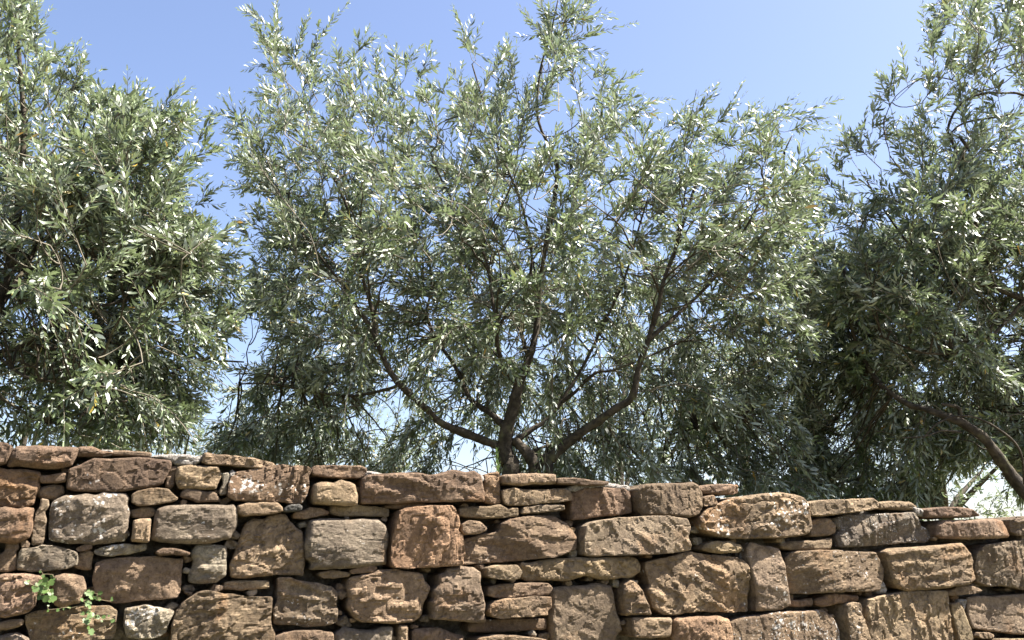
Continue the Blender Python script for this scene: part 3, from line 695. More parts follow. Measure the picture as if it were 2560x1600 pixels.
def tube(points, radii, sides=10, wob=.10, seed=0, sub=4):
    P = np.array(points, float); R = np.array(radii, float)
    n = len(P); t = np.linspace(0, n - 1, (n - 1) * sub + 1)
    # Catmull-Rom
    out = []
    for x in t:
        i = min(int(x), n - 2); f = x - i
        p0, p1, p2, p3 = P[max(i - 1, 0)], P[i], P[i + 1], P[min(i + 2, n - 1)]
        out.append(.5 * ((2 * p1) + (-p0 + p2) * f + (2 * p0 - 5 * p1 + 4 * p2 - p3) * f * f + (-p0 + 3 * p1 - 3 * p2 + p3) * f ** 3))
    C = np.array(out); r = np.interp(t, np.arange(n), R)
    T = norm(np.gradient(C, axis=0))
    s = perp(T[0])[0]; V = []
    for k in range(len(C)):
        s = norm(s - T[k] * (s @ T[k])); b = np.cross(T[k], s)
        for a in range(sides):
            th = a / sides * 2 * math.pi
            d = s * math.cos(th) + b * math.sin(th)
            w = 1 + wob * noise.noise(Vector(C[k] * 14 + d * 1.5 + seed)) * 1.6 + wob * noise.noise(Vector(C[k] * 40 + d * 2 + seed))
            V.append(C[k] + d * r[k] * w)
    F = []
    for k in range(len(C) - 1):
        for a in range(sides):
            F.append((k * sides + a, k * sides + (a + 1) % sides, (k + 1) * sides + (a + 1) % sides, (k + 1) * sides + a))
    V.append(C[-1] + T[-1] * r[-1] * .6); e = len(V) - 1; k = (len(C) - 1) * sides
    cap = [(k + a, k + (a + 1) % sides, e) for a in range(sides)]
    return np.array(V), np.array(F), np.array(cap), C, r

def thin_tubes(P, R, sides=3):
    """P (n, m, 3) polylines, R (n, m) radii -> one joined mesh"""
    n, m, _ = P.shape
    T = norm(np.gradient(P, axis=1)); s, b = perp(T)
    th = np.arange(sides) / sides * 2 * math.pi
    V = P[:, :, None, :] + R[:, :, None, None] * (s[:, :, None, :] * np.cos(th)[None, None, :, None] + b[:, :, None, :] * np.sin(th)[None, None, :, None])
    base = (np.arange(n) * m * sides)[:, None, None]
    k = (np.arange(m - 1) * sides)[None, :, None]; a = np.arange(sides)[None, None, :]; a2 = (a + 1) % sides
    F = np.stack([base + k + a, base + k + a2, base + k + sides + a2, base + k + sides + a], -1).reshape(-1, 4)
    return V.reshape(-1, 3), F

class Foliage:
    def __init__(self): self.V = []; self.T = []; self.tw = []
    def twigs(self, P0, D, L, G, pairs, leaf=.062, spread=.72, rs=rng, yellow=.010, keep=.92, wide=.113):
        """leafy shoots: P0 (n,3) start, D direction, L length, G droop; leaves in opposite pairs, each pair turned a quarter"""
        n = len(P0)
        if n == 0: return
        D = norm(D); m = pairs
        t = np.linspace(.10, 1.0, m)[None, :, None]
        g = np.array([0, 0, -1.0])
        bend = norm(rs.normal(0, 1, (n, 3)))[:, None, :] * .12
        L3, G3 = L[:, None, None], G[:, None, None]
        P = P0[:, None, :] + D[:, None, :] * L3 * t + (g * G3 + bend) * L3 * t * t
        Tn = norm(D[:, None, :] + 2 * t * (g * G3 + bend))
        s, b = perp(Tn)
        ph = rs.uniform(0, 2 * math.pi, (n, 1)) + (np.arange(m) % 2)[None] * (math.pi / 2) + rs.normal(0, .25, (n, m))
        side = s * np.cos(ph)[..., None] + b * np.sin(ph)[..., None]
        taper = 1.0 - .45 * np.clip((t[..., 0] - .65) / .35, 0, 1)
        for sgn in (1, -1):
            sp = np.clip(spread + rs.normal(0, .16, (n, m)), .25, 1.3)[..., None]
            d = norm(Tn * np.cos(sp) + sgn * side * np.sin(sp) + rs.normal(0, .10, (n, m, 3)) + np.array([0, 0, -.06]))
            ln = leaf * rs.uniform(.52, 1.28, (n, m)) * taper
            mask = rs.random((n, m)) < keep
            self._leaf(P[mask], d[mask], Tn[mask], ln[mask], rs, yellow, wide, np.broadcast_to(t[..., 0], (n, m))[mask])
        self._leaf(P[:, -1], norm(Tn[:, -1] + rs.normal(0, .12, (n, 3))), b[:, -1], leaf * .6 * np.ones(n), rs, yellow, wide, np.ones(n))
        tt = np.linspace(0, 1, 5)[None, :, None]
        Q = P0[:, None, :] + D[:, None, :] * L3 * tt + (g * G3 + bend) * L3 * tt * tt
        self.tw.append((Q, np.linspace(.0021, .0008, 5)[None].repeat(n, 0)))
    def _leaf(self, P, d, up, ln, rs, yellow, wide, age_light):
        n = len(P)
        nrm = up - d * (up * d).sum(-1, keepdims=True) + rs.normal(0, .22, (n, 3))
        nrm = norm(nrm - d * (nrm * d).sum(-1, keepdims=True))
        w = np.cross(nrm, d)
        wd = (ln * wide * rs.uniform(.8, 1.25, n))[:, None]; l = ln[:, None]
        cv = rs.normal(-.06, .09, (n, 1)) * l
        P = P + d * .003
        V = np.stack([P, P + d * l * .28 + w * wd * .86 + nrm * cv * .35, P + d * l * .28 - w * wd * .86 + nrm * cv * .35,
                      P + d * l * .66 + w * wd * .88 + nrm * cv * .6, P + d * l * .66 - w * wd * .88 + nrm * cv * .6, P + d * l + nrm * cv * -.4], 1)
        self.V.append(V.reshape(-1, 3))
        t = np.clip(rs.normal(.30, .18, n) + .62 * age_light ** 2.3, 0, .93)      # paler tips, darker bases: leaf age, with crown light and shade painted in
        y = rs.random(n) < yellow
        t[y] = rs.uniform(.955, 1.0, y.sum())
        self.T.append(t)
    def build(self, tree, loc):
        V = np.concatenate(self.V); T = np.concatenate(self.T); n = len(T)
        b = (np.arange(n) * 6)[:, None]
        t1 = b + np.array([[0, 2, 1]]); q = b + np.array([[1, 2, 4, 3]]); t2 = b + np.array([[3, 4, 5]])
        me = np_mesh("crown", V - loc, [t1, q, t2], True)
        a = me.attributes.new("tint", 'FLOAT', 'POINT'); a.data.foreach_set("value", np.repeat(T, 6).astype(np.float32))
        o = crown = mesh_obj("crown", me, M_LEAF, tree); o["kind"] = "stuff"
        Vs, Fs, k = [], [], 0
        for Q, R in self.tw:
            v, f = thin_tubes(Q, R); Vs.append(v); Fs.append(f + k); k += len(v)
        o = mesh_obj("twigs", np_mesh("twigs", np.concatenate(Vs) - loc, [np.concatenate(Fs)]), M_TWIG, crown); o["kind"] = "stuff"
        return n, crown

def olive_fruit(tree, loc, pts):
    th = np.linspace(0, 2 * math.pi, 6, endpoint=False)
    rows = [(0, 1)] + [(math.sin(a), math.cos(a)) for a in (.8, 1.6, 2.4)] + [(0, -1)]
    ring = [[(0, 0, 1)]] + [[(r * math.cos(x), r * math.sin(x), z) for x in th] for r, z in rows[1:4]] + [[(0, 0, -1)]]
    S = np.array([p for r in ring for p in r]) * np.array([.0075, .0075, .0105])
    f3 = [(0, 1 + a, 1 + (a + 1) % 6) for a in range(6)] + [(19, 13 + (a + 1) % 6, 13 + a) for a in range(6)]
    f4 = [(1 + r * 6 + a, 7 + r * 6 + a, 7 + r * 6 + (a + 1) % 6, 1 + r * 6 + (a + 1) % 6) for r in range(2) for a in range(6)]
    n = len(pts)
    V = (pts[:, None, :] + S[None] * rng.uniform(.8, 1.2, (n, 1, 1))).reshape(-1, 3)
    b = (np.arange(n) * 20)[:, None, None]
    o = mesh_obj("fruit", np_mesh("fruit", V - loc, [(b + np.array(f3)[None]).reshape(-1, 3), (b + np.array(f4)[None]).reshape(-1, 4)], True), M_FRUIT, tree)
    o["kind"] = "stuff"

def olive_tree(name, label, base, limbs, outline, holes, centre, depth, thick, n_twigs, shoots, seed, leaf, n_fruit=160, thin=None, hang=None, under=.95):
    """limbs: (part name, [(px, py, depth)...], radius at start and end in metres)"""
    rs = np.random.default_rng(seed)
    loc = np.array(base, float)
    tree = empty(name, tuple(loc), label, "olive tree")
    nodes = []
    for k, (pn, pts, r0, r1) in enumerate(limbs):
        P = [at(*p) if not isinstance(p, np.ndarray) else p for p in pts]
        V, F, cap, C, r = tube(P, (.74 if pn == 'limb' else .82) * (r0 + (r1 - r0) * np.linspace(0, 1, len(P)) ** .6), 12 if r0 > .012 else 6, .24, seed + k * 7.3, 4)
        mesh_obj(pn, np_mesh(pn, V - loc, [F, cap], True), M_BARK, tree)
        nodes.append(C)
    nodes = np.concatenate(nodes)
    O = np.array(outline, float); HO = [np.array(h, float) for h in holes]
    lo, hi = O.min(0), O.max(0)
    def sample(n):
        out = []
        while sum(map(len, out)) < n:
            p = rs.uniform(lo, hi, (n * 3, 2))
            d, _, i = poly_dist(p, O)
            ok = i & (d > 30)
            for h in HO: ok &= ~inside(p, h)
            cl = np.array([noise.noise(Vector((q[0] * .0125, q[1] * .0145, seed))) + .6 * noise.noise(Vector((q[0] * .028, q[1] * .028, seed + 4))) for q in p])
            ok &= rs.random(len(p)) < np.clip(.60 + 1.7 * cl, .05, 1)
            if thin is not None: ok &= rs.random(len(p)) < np.maximum(thin(p[:, 0], p[:, 1]), .07)
            p, d = p[ok], d[ok]
            T = thick * np.sqrt(np.clip(d / 230, .04, 1))
            z = depth + T * np.clip(rs.normal(0, .55, len(p)), -1, 1) + under * np.clip((p[:, 1] - 560) / 420, 0, 1)
            out.append(np.column_stack([p, z]))
        return np.concatenate(out)[:n]
    # secondary branches
    npx = project(nodes)
    def clear(S):
        for q in S:
            d = np.abs(npx - q[:2]).max(1); j = d.argmin()
            if d[j] < 40 and q[1] > 600 and q[2] < nodes[j, 1] + .05 and rs.random() < .65:
                q[2] = nodes[j, 1] + rs.uniform(.1, .6)
        low = S[:, 1] > 880
        S[low, 2] = np.maximum(S[low, 2], np.array([(wall_xyz(*wall_uv(a, b), 0.0)[1] + .75) for a, b in S[low, :2]]) if low.any() else 0)
        return S
    S = sample(280)
    B = np.array([at(*s) for s in S])
    sec = []; secR = []
    for q in B:
        j = np.linalg.norm(nodes - q - np.array([0, 0, -.15]), axis=1).argmin(); a = nodes[j]
        if np.linalg.norm(q - a) > 1.7 or a[2] < 2.25 or project(q)[1] < 270: continue
        mid = (a + q) / 2 + rs.normal(0, .07, 3) * np.linalg.norm(q - a)
        mid[2] += .06
        t = np.linspace(0, 1, 9)[:, None]
        sec.append((1 - t) ** 2 * a + 2 * t * (1 - t) * mid + t * t * q + rs.normal(0, .006, (9, 3)))
        secR.append(np.linspace(.0062, .0018, 9) * rs.uniform(.7, 1.3))
    sec = np.array(sec); secR = np.array(secR)
    v, f = thin_tubes(sec, secR, 5)
    mesh_obj("branches", np_mesh("branches", v - loc, [f], True), M_BARK, tree)["kind"] = "stuff"
    allnodes = np.concatenate([nodes, sec[:, 2:].reshape(-1, 3)])
    fol = Foliage()
    C = at(centre[0], centre[1], depth)
    def ok_px(P, slack):
        p = project(P); d, _, i = poly_dist(p, O)
        ok = i | (d < slack)
        for h in HO: ok &= ~inside(p, h)
        return ok
    # sprays through the crown: a branchlet with leafy twigs set along it
    PER = 9
    nc = n_twigs // PER
    Sm = clear(sample(nc))
    B0 = np.array([at(*s) for s in Sm])
    hgt = np.clip((centre[1] - Sm[:, 1]) / 500, -1, 1)
    SD = norm(norm(B0 - C) * .55 + np.array([0, 0, 1.0]) * (.24 + .46 * np.maximum(hgt, -.75))[:, None] + rs.normal(0, .42, (nc, 3)))
    SG = np.clip(rs.normal(.16 - .16 * hgt, .14), -.15, .8)
    if hang is not None:
        h = hang(Sm[:, 0], Sm[:, 1]) > rs.random(nc)
        SD[h] = norm(SD[h] * .5 + np.array([0, 0, -.55])); SG[h] = .6
    SL = rs.uniform(.26, .50, nc)
    B0 = B0 - SD * (SL * .45)[:, None]
    dn = np.array([0, 0, -1.0])
    f = np.concatenate([np.sort(rs.uniform(.12, .95, (nc, PER - 1)), 1), np.ones((nc, 1))], 1)[..., None]
    L1, G1 = SL[:, None, None], SG[:, None, None]
    P0 = B0[:, None] + SD[:, None] * L1 * f + dn * G1 * L1 * f * f
    T0 = norm(SD[:, None] + 2 * f * dn * G1)
    D = norm(T0 + rs.normal(0, .48, P0.shape) * np.where(f > .99, .25, 1.0))
    L = rs.uniform(.12, .27, (nc, PER)) * (1.12 - .3 * f[..., 0]); G = np.clip(SG[:, None] + rs.normal(.02, .12, (nc, PER)), -.2, .8)
    P0, D, L, G = P0.reshape(-1, 3), D.reshape(-1, 3), L.ravel(), G.ravel()
    tip = P0 + D * L[:, None] + dn * (G * L)[:, None]
    ok = ok_px(tip, 16) & ok_px(P0, 4)
    P0, D, G, L = P0[ok], D[ok], G[ok], L[ok]
    fol.twigs(P0, D, L, G, 10, leaf, rs=rs)
    has = ok.reshape(nc, PER).sum(1) >= 3
    t = np.linspace(0, 1, 6)[None, :, None]
    stems = (B0[:, None] + SD[:, None] * L1 * t + dn * G1 * L1 * t * t)[has]
    fol.tw.append((stems, np.linspace(.0038, .0018, 6)[None].repeat(len(stems), 0)))
    # join each branchlet to the wood
    for k, p in enumerate(B0[has]):
        dd = np.linalg.norm(allnodes - p, axis=1)
        A = allnodes[np.argpartition(dd, 8)[rs.integers(0, 8)]]
        if np.linalg.norm(A - p) > .55: continue
        tt = np.linspace(0, 1, 6)[:, None]
        m_ = (A + p) / 2 - SD[has][k] * .07
        fol.tw.append((((1 - tt) ** 2 * A + 2 * tt * (1 - tt) * m_ + tt * tt * p)[None], np.linspace(.0045, .0036, 6)[None]))
    allnodes = np.concatenate([allnodes, stems.reshape(-1, 3)])
    # the long shoots that break the outline
    sp, sd, sl, sg = [], [], [], []
    for (x0, y0, x1, y1, *z) in shoots:
        zz = z[0] if z else depth + rs.uniform(-.25, .25)
        a = at(x0, y0, zz); b = at(x1, y1, zz + rs.uniform(-.05, .05))
        l = np.linalg.norm(b - a)
        g = rs.uniform(-.05, .12)
        d = (b - a) / l - np.array([0, 0, -1.0]) * g
        sp.append(a); sd.append(d); sl.append(l * np.linalg.norm(d)); sg.append(g)
    if sp:
        sp, sd, sl, sg = map(np.array, (sp, sd, sl, sg))
        nb = np.clip((sl / .021).astype(int), 7, 30)
        for m in np.unique(nb):
            q = nb == m
            fol.twigs(sp[q], sd[q], sl[q], sg[q], int(m), leaf * 1.02, .62, rs=rs, keep=.96)
        # side shoots near the foot of each long shoot
        for k in range(3):
            f = rs.uniform(.05, .5, len(sp))[:, None]
            pp = sp + norm(sd) * sl[:, None] * f; dd = norm(norm(sd) + rs.normal(0, .55, sp.shape))
            ll = rs.uniform(.12, .22, len(sp))
            fol.twigs(pp, dd, ll, np.full(len(sp), .05), 8, leaf, rs=rs)
        J = np.array([np.linalg.norm(allnodes - p, axis=1).argmin() for p in sp]); A = allnodes[J]
        t = np.linspace(0, 1, 5)[None, :, None]
        Q = A[:, None] * (1 - t) + sp[:, None] * t
        fol.tw.append((Q, np.linspace(.003, .0021, 5)[None].repeat(len(sp), 0)))
    n, crown = fol.build(tree, loc)
    if n_fruit:
        k = rs.integers(0, len(P0), n_fruit // 4)
        pts = (P0[k] + D[k] * (L[k] * .5)[:, None])[:, None, :] + rs.normal(0, .022, (len(k), 4, 3)) + np.array([0, 0, -.02])
        olive_fruit(crown, loc, pts.reshape(-1, 3))
    print(name, "leaves", n)
    return tree

CD = 5.6
mid_outline = [(500, 1180), (505, 1090), (545, 1000), (555, 920), (600, 850), (575, 760), (640, 660), (605, 560), (620, 490), (585, 400), (600, 340), (560, 290), (600, 255), (675, 240),
    (660, 180), (650, 100), (690, 60), (730, 100), (770, 150), (830, 150), (870, 130), (930, 160), (990, 160), (1040, 170), (1070, 205), (1115, 225), (1150, 195), (1155, 130), (1200, 130), (1290, 135),
    (1345, 110), (1360, 40), (1400, -60), (1470, -50), (1500, 30), (1480, 100), (1470, 150), (1510, 195), (1560, 215), (1580, 255), (1640, 290), (1700, 285), (1750, 275), (1800, 290), (1860, 275), (1930, 285),
    (1990, 290), (2030, 310), (2040, 350), (2040, 430), (2060, 520), (2080, 620), (2070, 750), (2060, 900), (2070, 1000), (2090, 1100), (2090, 1290), (1700, 1290), (1300, 1290), (900, 1250)]
mid_holes = [[(1135, 1085), (1170, 1110), (1245, 1130), (1258, 1190), (1140, 1190), (1120, 1140)], [(935, 1000), (1005, 985), (1010, 1075), (960, 1110), (930, 1060)],
             [(1040, 1165), (1100, 1180), (1060, 1200), (1030, 1190)], [(590, 820), (640, 800), (660, 850), (600, 880)]]
mid_limbs = [
    ("trunk", [np.array([at(1285, 1190, CD)[0], CD, TERR - .15]), at(1280, 1190, CD), (1266, 1150, CD), (1263, 1113, CD), (1268, 1070, CD), (1286, 1014, CD), (1296, 965, CD), (1308, 925, CD)], .085, .036),
    ("trunk", [np.array([at(1345, 1190, CD)[0], CD + .05, TERR - .15]), at(1338, 1195, CD), (1326, 1146, CD), (1306, 1120, CD), (1285, 1100, CD)], .05, .034),
    ("trunk", [np.array([at(1380, 1190, CD)[0], CD - .1, TERR - .15]), at(1367, 1180, CD - .1), (1379, 1146, CD - .1), (1412, 1113, CD - .12), (1445, 1087, CD - .15), (1494, 1054, CD - .2), (1540, 1021, CD - .25), (1577, 998, CD - .28),
               (1588, 962, CD - .3), (1598, 915, CD - .3), (1620, 850, CD - .3), (1645, 770, CD - .3), (1660, 700, CD - .3), (1690, 620, CD - .25), (1720, 520, CD - .2), (1750, 430, CD - .2)], .052, .010),
    ("limb", [(1258, 1120, CD), (1240, 1113, CD), (1180, 1090, CD - .05), (1131, 1070, CD - .1), (1091, 1050, CD - .15), (1066, 1021, CD - .2), (1031, 991, CD - .25), (998, 961, CD - .3), (972, 925, CD - .3), (955, 885, CD - .3),
              (942, 845, CD - .3), (932, 783, CD - .3), (916, 726, CD - .3), (903, 680, CD - .3), (890, 620, CD - .25), (878, 560, CD - .2), (865, 510, CD - .2), (825, 430, CD - .2), (770, 360, CD - .2), (710, 290, CD - .2)], .042, .008),
    ("limb", [(943, 850, CD - .3), (922, 812, CD - .3), (899, 779, CD - .3), (862, 720, CD - .2), (800, 640, CD - .1), (740, 560, CD), (700, 480, CD)], .022, .007),
    ("limb", [(1262, 1066, CD), (1230, 1037, CD + .1), (1197, 1014, CD + .2), (1177, 1000, CD + .25), (1160, 965, CD + .3), (1140, 920, CD + .35), (1098, 859, CD + .4), (1081, 826, CD + .4), (1068, 780, CD + .4), (1080, 700, CD + .4), (1060, 600, CD + .3)], .030, .009),
    ("limb", [(1306, 930, CD), (1324, 893, CD + .05), (1342, 820, CD + .1), (1352, 700, CD + .1), (1372, 560, CD + .1), (1392, 420, CD + .1), (1345, 300, CD + .1), (1350, 180, CD + .1), (1375, 90, CD + .05), (1395, 0, CD)], .036, .006),
    ("limb", [(1296, 965, CD), (1262, 920, CD - .1), (1243, 859, CD - .15), (1246, 816, CD - .2), (1233, 766, CD - .2), (1227, 717, CD - .2), (1212, 640, CD - .2), (1170, 560, CD - .2), (1125, 490, CD - .2), (1080, 400, CD - .2)], .022, .007),
    ("limb", [(1288, 1104, CD), (1329, 1074, CD + .05), (1362, 1054, CD + .1), (1395, 1017, CD + .15), (1415, 984, CD + .2), (1450, 930, CD + .25), (1500, 830, CD + .3), (1560, 700, CD + .3), (1600, 560, CD + .3), (1640, 430, CD + .2)], .026, .008),
    ("limb", [(1405, 1005, CD + .15), (1445, 974, CD + .1), (1465, 951, CD + .05), (1494, 931, CD), (1530, 926, CD), (1600, 900, CD + .1), (1690, 860, CD + .2)], .018, .008),
    ("limb", [(1322, 893, CD + .05), (1300, 800, CD + .2), (1330, 650, CD + .3), (1300, 500, CD + .3), (1250, 380, CD + .2), (1210, 260, CD + .2), (1180, 160, CD + .2)], .020, .006),
    ("limb", [(1620, 850, CD - .3), (1700, 780, CD - .1), (1790, 690, CD), (1870, 560, CD), (1930, 440, CD), (1980, 340, CD)], .020, .005),
    ("limb", [(1000, 962, CD - .3), (960, 975, CD - .2), (880, 990, CD), (780, 980, CD + .1), (680, 960, CD + .1), (600, 960, CD + .1)], .017, .006),
    ("limb", [(1379, 1146, CD - .1), (1330, 1130, CD + .3), (1430, 1100, CD + .5), (1560, 1110, CD + .6), (1700, 1080, CD + .6), (1850, 1040, CD + .5)], .018, .006),
]
mid_shoots = [(690, 200, 668, -5), (690, 160, 700, 10), (735, 160, 760, 40), (755, 170, 845, 5), (770, 200, 810, 110), (870, 170, 932, 72), (850, 190, 848, 105), (985, 200, 1000, 108), (1010, 200, 1040, 108),
    (1040, 200, 1092, 132), (940, 200, 945, 150), (1180, 150, 1132, 2), (1190, 150, 1170, 90), (1230, 190, 1265, 120), (1280, 180, 1290, 115), (1375, 110, 1310, 20), (1390, 60, 1500, 10), (1400, 60, 1530, 30),
    (1380, 115, 1580, 68), (1420, 120, 1500, 130), (1400, 90, 1440, -20), (1380, 80, 1350, -10), (1480, 200, 1515, 150), (1500, 230, 1590, 175), (1500, 270, 1600, 235), (1520, 280, 1680, 238), (1560, 300, 1630, 260),
    (1650, 330, 1770, 215), (1700, 330, 1800, 225), (1780, 320, 1870, 215), (1830, 320, 1900, 260), (1880, 310, 1990, 245), (1930, 300, 2100, 265), (1960, 330, 2070, 310), (620, 330, 555, 255), (600, 300, 560, 290),
    (640, 420, 565, 380), (640, 350, 585, 330), (660, 480, 575, 465), (640, 620, 590, 545), (620, 700, 560, 660), (700, 250, 620, 220), (680, 130, 640, 60), (690, 80, 610, 25), (1115, 240, 1085, 205), (1150, 250, 1150, 170)]
hang_mid = lambda x, y: .55 * np.exp(-((x - 1560) / 150) ** 2 - ((y - 850) / 200) ** 2) + .5 * np.exp(-((x - 1020) / 60) ** 2 - ((y - 830) / 120) ** 2) + .10 * (y > 950)
thin_mid = lambda x, y: 1 - .45 * np.exp(-((x - 1230) / 200) ** 2 - ((y - 960) / 130) ** 2) - .35 * np.exp(-((x - 620) / 90) ** 2 - ((y - 700) / 160) ** 2) - .74 * np.clip((640 - y) / 360, 0, 1)
olive_tree("olive_tree", "olive tree with limbs spreading from a low fork, in the middle behind the wall", (at(1285, 1190, CD)[0], CD, TERR), mid_limbs, mid_outline, mid_holes,
           (1290, 780), CD, 1.2, 9000, mid_shoots, 11, .060, 260, thin_mid, hang_mid)

LD = 4.9
left_outline = [(-260, -120), (60, -80), (95, 0), (125, 60), (120, 110), (165, 130), (205, 145), (225, 200), (260, 240), (330, 250), (400, 270), (470, 240), (480, 290), (455, 330), (490, 330), (490, 390), (470, 410), (450, 440),
    (455, 500), (490, 545), (540, 590), (545, 640), (600, 700), (600, 770), (600, 830), (570, 880), (540, 950), (500, 1040), (470, 1130), (300, 1150), (-260, 1150)]
left_holes = [[(465, 960), (500, 950), (490, 1010), (470, 1010)], [(100, 960), (150, 950), (140, 1010), (95, 1000)], [(-60, 1020), (40, 1045), (60, 1120), (-60, 1120)]]
TX = at(-190, 1150, LD)
left_limbs = [
    ("trunk", [np.array([TX[0], LD, TERR - .15]), np.array([TX[0], LD, 1.95]), (-150, 1080, LD), (-110, 1000, LD), (-60, 900, LD), (-10, 780, LD), (30, 640, LD), (50, 480, LD), (60, 320, LD), (50, 160, LD), (40, 20, LD)], .085, .008),
    ("limb", [(-160, 960, LD - .3), (-60, 968, LD - .3), (0, 993, LD - .3), (33, 1013, LD - .3), (76, 1040, LD - .3), (112, 1058, LD - .3)], .016, .008),
    ("limb", [(-60, 900, LD), (60, 860, LD - .1), (160, 780, LD - .15), (250, 660, LD - .1), (320, 520, LD), (380, 420, LD), (440, 340, LD)], .03, .007),
    ("limb", [(-10, 780, LD), (80, 640, LD + .2), (150, 480, LD + .3), (200, 340, LD + .2), (230, 260, LD + .1)], .022, .006),
    ("limb", [(60, 860, LD - .1), (180, 880, LD), (300, 900, LD + .1), (420, 935, LD + .1), (470, 905, LD + .1), (560, 903, LD + .1), (610, 905, LD + .1)], .018, .006),
    ("limb", [(160, 780, LD - .15), (280, 760, LD - .1), (400, 720, LD), (500, 690, LD + .1)], .016, .006),
    ("limb", [(-40, 860, LD), (60, 940, LD - .3), (160, 960, LD - .35), (240, 1010, LD - .35)], .014, .006),
]
left_shoots = [(20, 100, 110, 10), (60, 140, 135, 35), (40, 60, 80, -30), (70, 180, 165, 105), (100, 220, 215, 118), (150, 240, 250, 168), (180, 260, 235, 205), (200, 290, 260, 215), (290, 300, 340, 215), (300, 280, 380, 250),
    (390, 290, 475, 208), (440, 340, 500, 252), (380, 340, 395, 290), (490, 360, 545, 282), (450, 400, 555, 385), (480, 520, 545, 470), (520, 600, 600, 560), (520, 640, 620, 650), (530, 720, 640, 690), (0, 60, 20, -40),
    (430, 480, 480, 440), (340, 330, 345, 290), (520, 800, 600, 760)]
olive_tree("olive_tree", "bright silvery olive tree cut off by the left edge, behind the wall", (TX[0], LD, TERR), left_limbs, left_outline, left_holes, (60, 760), LD, 1.0, 4900, left_shoots, 23, .063, 160,
           lambda x, y: 1 - .70 * np.clip((600 - y) / 360, 0, 1) , under=.1)

RD = 6.0
right_outline = [(2000, 1290), (1985, 1100), (1980, 900), (1990, 720), (2040, 600), (2060, 490), (2060, 420), (2090, 360), (2135, 340), (2180, 280), (2190, 220), (2250, 195), (2290, 140), (2310, 60), (2330, -60), (2720, -120), (2720, 1290)]
right_holes = [[(2480, 1150), (2530, 1220), (2540, 1290), (2380, 1290), (2330, 1240), (2420, 1190)], [(2090, 1060), (2130, 1065), (2120, 1105), (2095, 1100)], [(2500, 830), (2545, 800), (2555, 880), (2510, 900)]]
RX = at(2640, 1330, RD - .2)
right_limbs = [
    ("trunk", [np.array([RX[0] + .08, RD - .2, TERR - .15]), RX, (2575, 1245, RD - .2), (2530, 1190, RD - .2), (2487, 1130, RD - .25), (2454, 1090, RD - .3), (2405, 1057, RD - .3), (2355, 1037, RD - .3), (2306, 1021, RD - .25), (2266, 1008, RD - .2),
               (2200, 960, RD - .1), (2150, 880, RD), (2120, 780, RD), (2110, 660, RD)], .070, .009),
    ("limb", [(2400, 1050, RD - .3), (2398, 1022, RD - .32), (2380, 1014, RD - .34), (2355, 1011, RD - .36)], .020, .012),
    ("limb", [(2400, 1080, RD - .32), (2355, 1077, RD - .4), (2315, 1090, RD - .45), (2256, 1095, RD - .5)], .011, .006),
    ("limb", [(2309, 1095, RD - .5), (2342, 1060, RD - .5), (2388, 1041, RD - .5), (2438, 1044, RD - .5), (2487, 1067, RD - .5), (2537, 1107, RD - .45), (2556, 1150, RD - .4), (2560, 1210, RD - .3)], .007, .010),
    ("limb", [(2600, 1270, RD - .2), (2640, 1100, RD - .1), (2660, 900, RD), (2620, 780, RD), (2560, 750, RD), (2520, 733, RD), (2488, 716, RD), (2440, 640, RD), (2400, 520, RD)], .055, .012),
    ("limb", [(2660, 900, RD), (2680, 640, RD), (2670, 420, RD), (2640, 220, RD), (2620, 40, RD)], .045, .012),
    ("limb", [(2660, 300, RD - .1), (2560, 238, RD - .2), (2502, 233, RD - .25), (2462, 233, RD - .3), (2423, 246, RD - .3), (2393, 270, RD - .3), (2375, 304, RD - .3), (2370, 338, RD - .3), (2383, 360, RD - .3), (2400, 420, RD - .25), (2440, 560, RD - .1), (2488, 716, RD)], .010, .012),
    ("limb", [(2672, 300, RD - .1), (2560, 283, RD - .2), (2489, 294, RD - .3), (2430, 302, RD - .32), (2396, 315, RD - .32), (2372, 340, RD - .3)], .009, .009),
    ("limb", [(2462, 233, RD - .3), (2423, 217, RD - .3), (2383, 201, RD - .3), (2343, 193, RD - .3), (2305, 195, RD - .3), (2240, 240, RD - .3), (2210, 300, RD - .3)], .0065, .004),
    ("limb", [(2457, 230, RD - .3), (2465, 206, RD - .3), (2483, 185, RD - .3), (2523, 164, RD - .3), (2580, 150, RD - .3)], .006, .005),
    ("limb", [(2380, 198, RD - .3), (2417, 159, RD - .3), (2462, 135, RD - .3), (2515, 116, RD - .3), (2580, 96, RD - .3)], .005, .005),
    ("limb", [(2399, 341, RD - .3), (2420, 372, RD - .3), (2440, 410, RD - .3), (2470, 480, RD - .2)], .014, .010),
    ("limb", [(2488, 716, RD), (2400, 700, RD + .1), (2300, 640, RD + .2), (2220, 540, RD + .2), (2160, 440, RD + .1)], .022, .007),
    ("limb", [(2560, 750, RD), (2480, 840, RD - .2), (2400, 880, RD - .3), (2300, 880, RD - .3), (2200, 840, RD - .2)], .018, .007),
]
right_shoots = [(2340, 190, 2300, -5), (2320, 130, 2410, 0), (2450, 110, 2440, -20), (2500, 100, 2530, -10), (2380, 200, 2380, 90), (2270, 220, 2250, 120), (2230, 280, 2195, 165), (2240, 250, 2215, 175), (2180, 330, 2190, 250),
    (2130, 400, 2100, 290), (2140, 390, 2165, 290), (2110, 440, 2060, 360), (2090, 480, 2040, 400), (2180, 360, 2260, 300), (2440, 90, 2460, -40), (2540, 200, 2560, 20), (2470, 220, 2450, 20), (2350, 260, 2310, 150),
    (2080, 560, 2030, 520), (2060, 620, 2010, 590), (2400, 330, 2440, 160), (2330, 330, 2290, 250)]
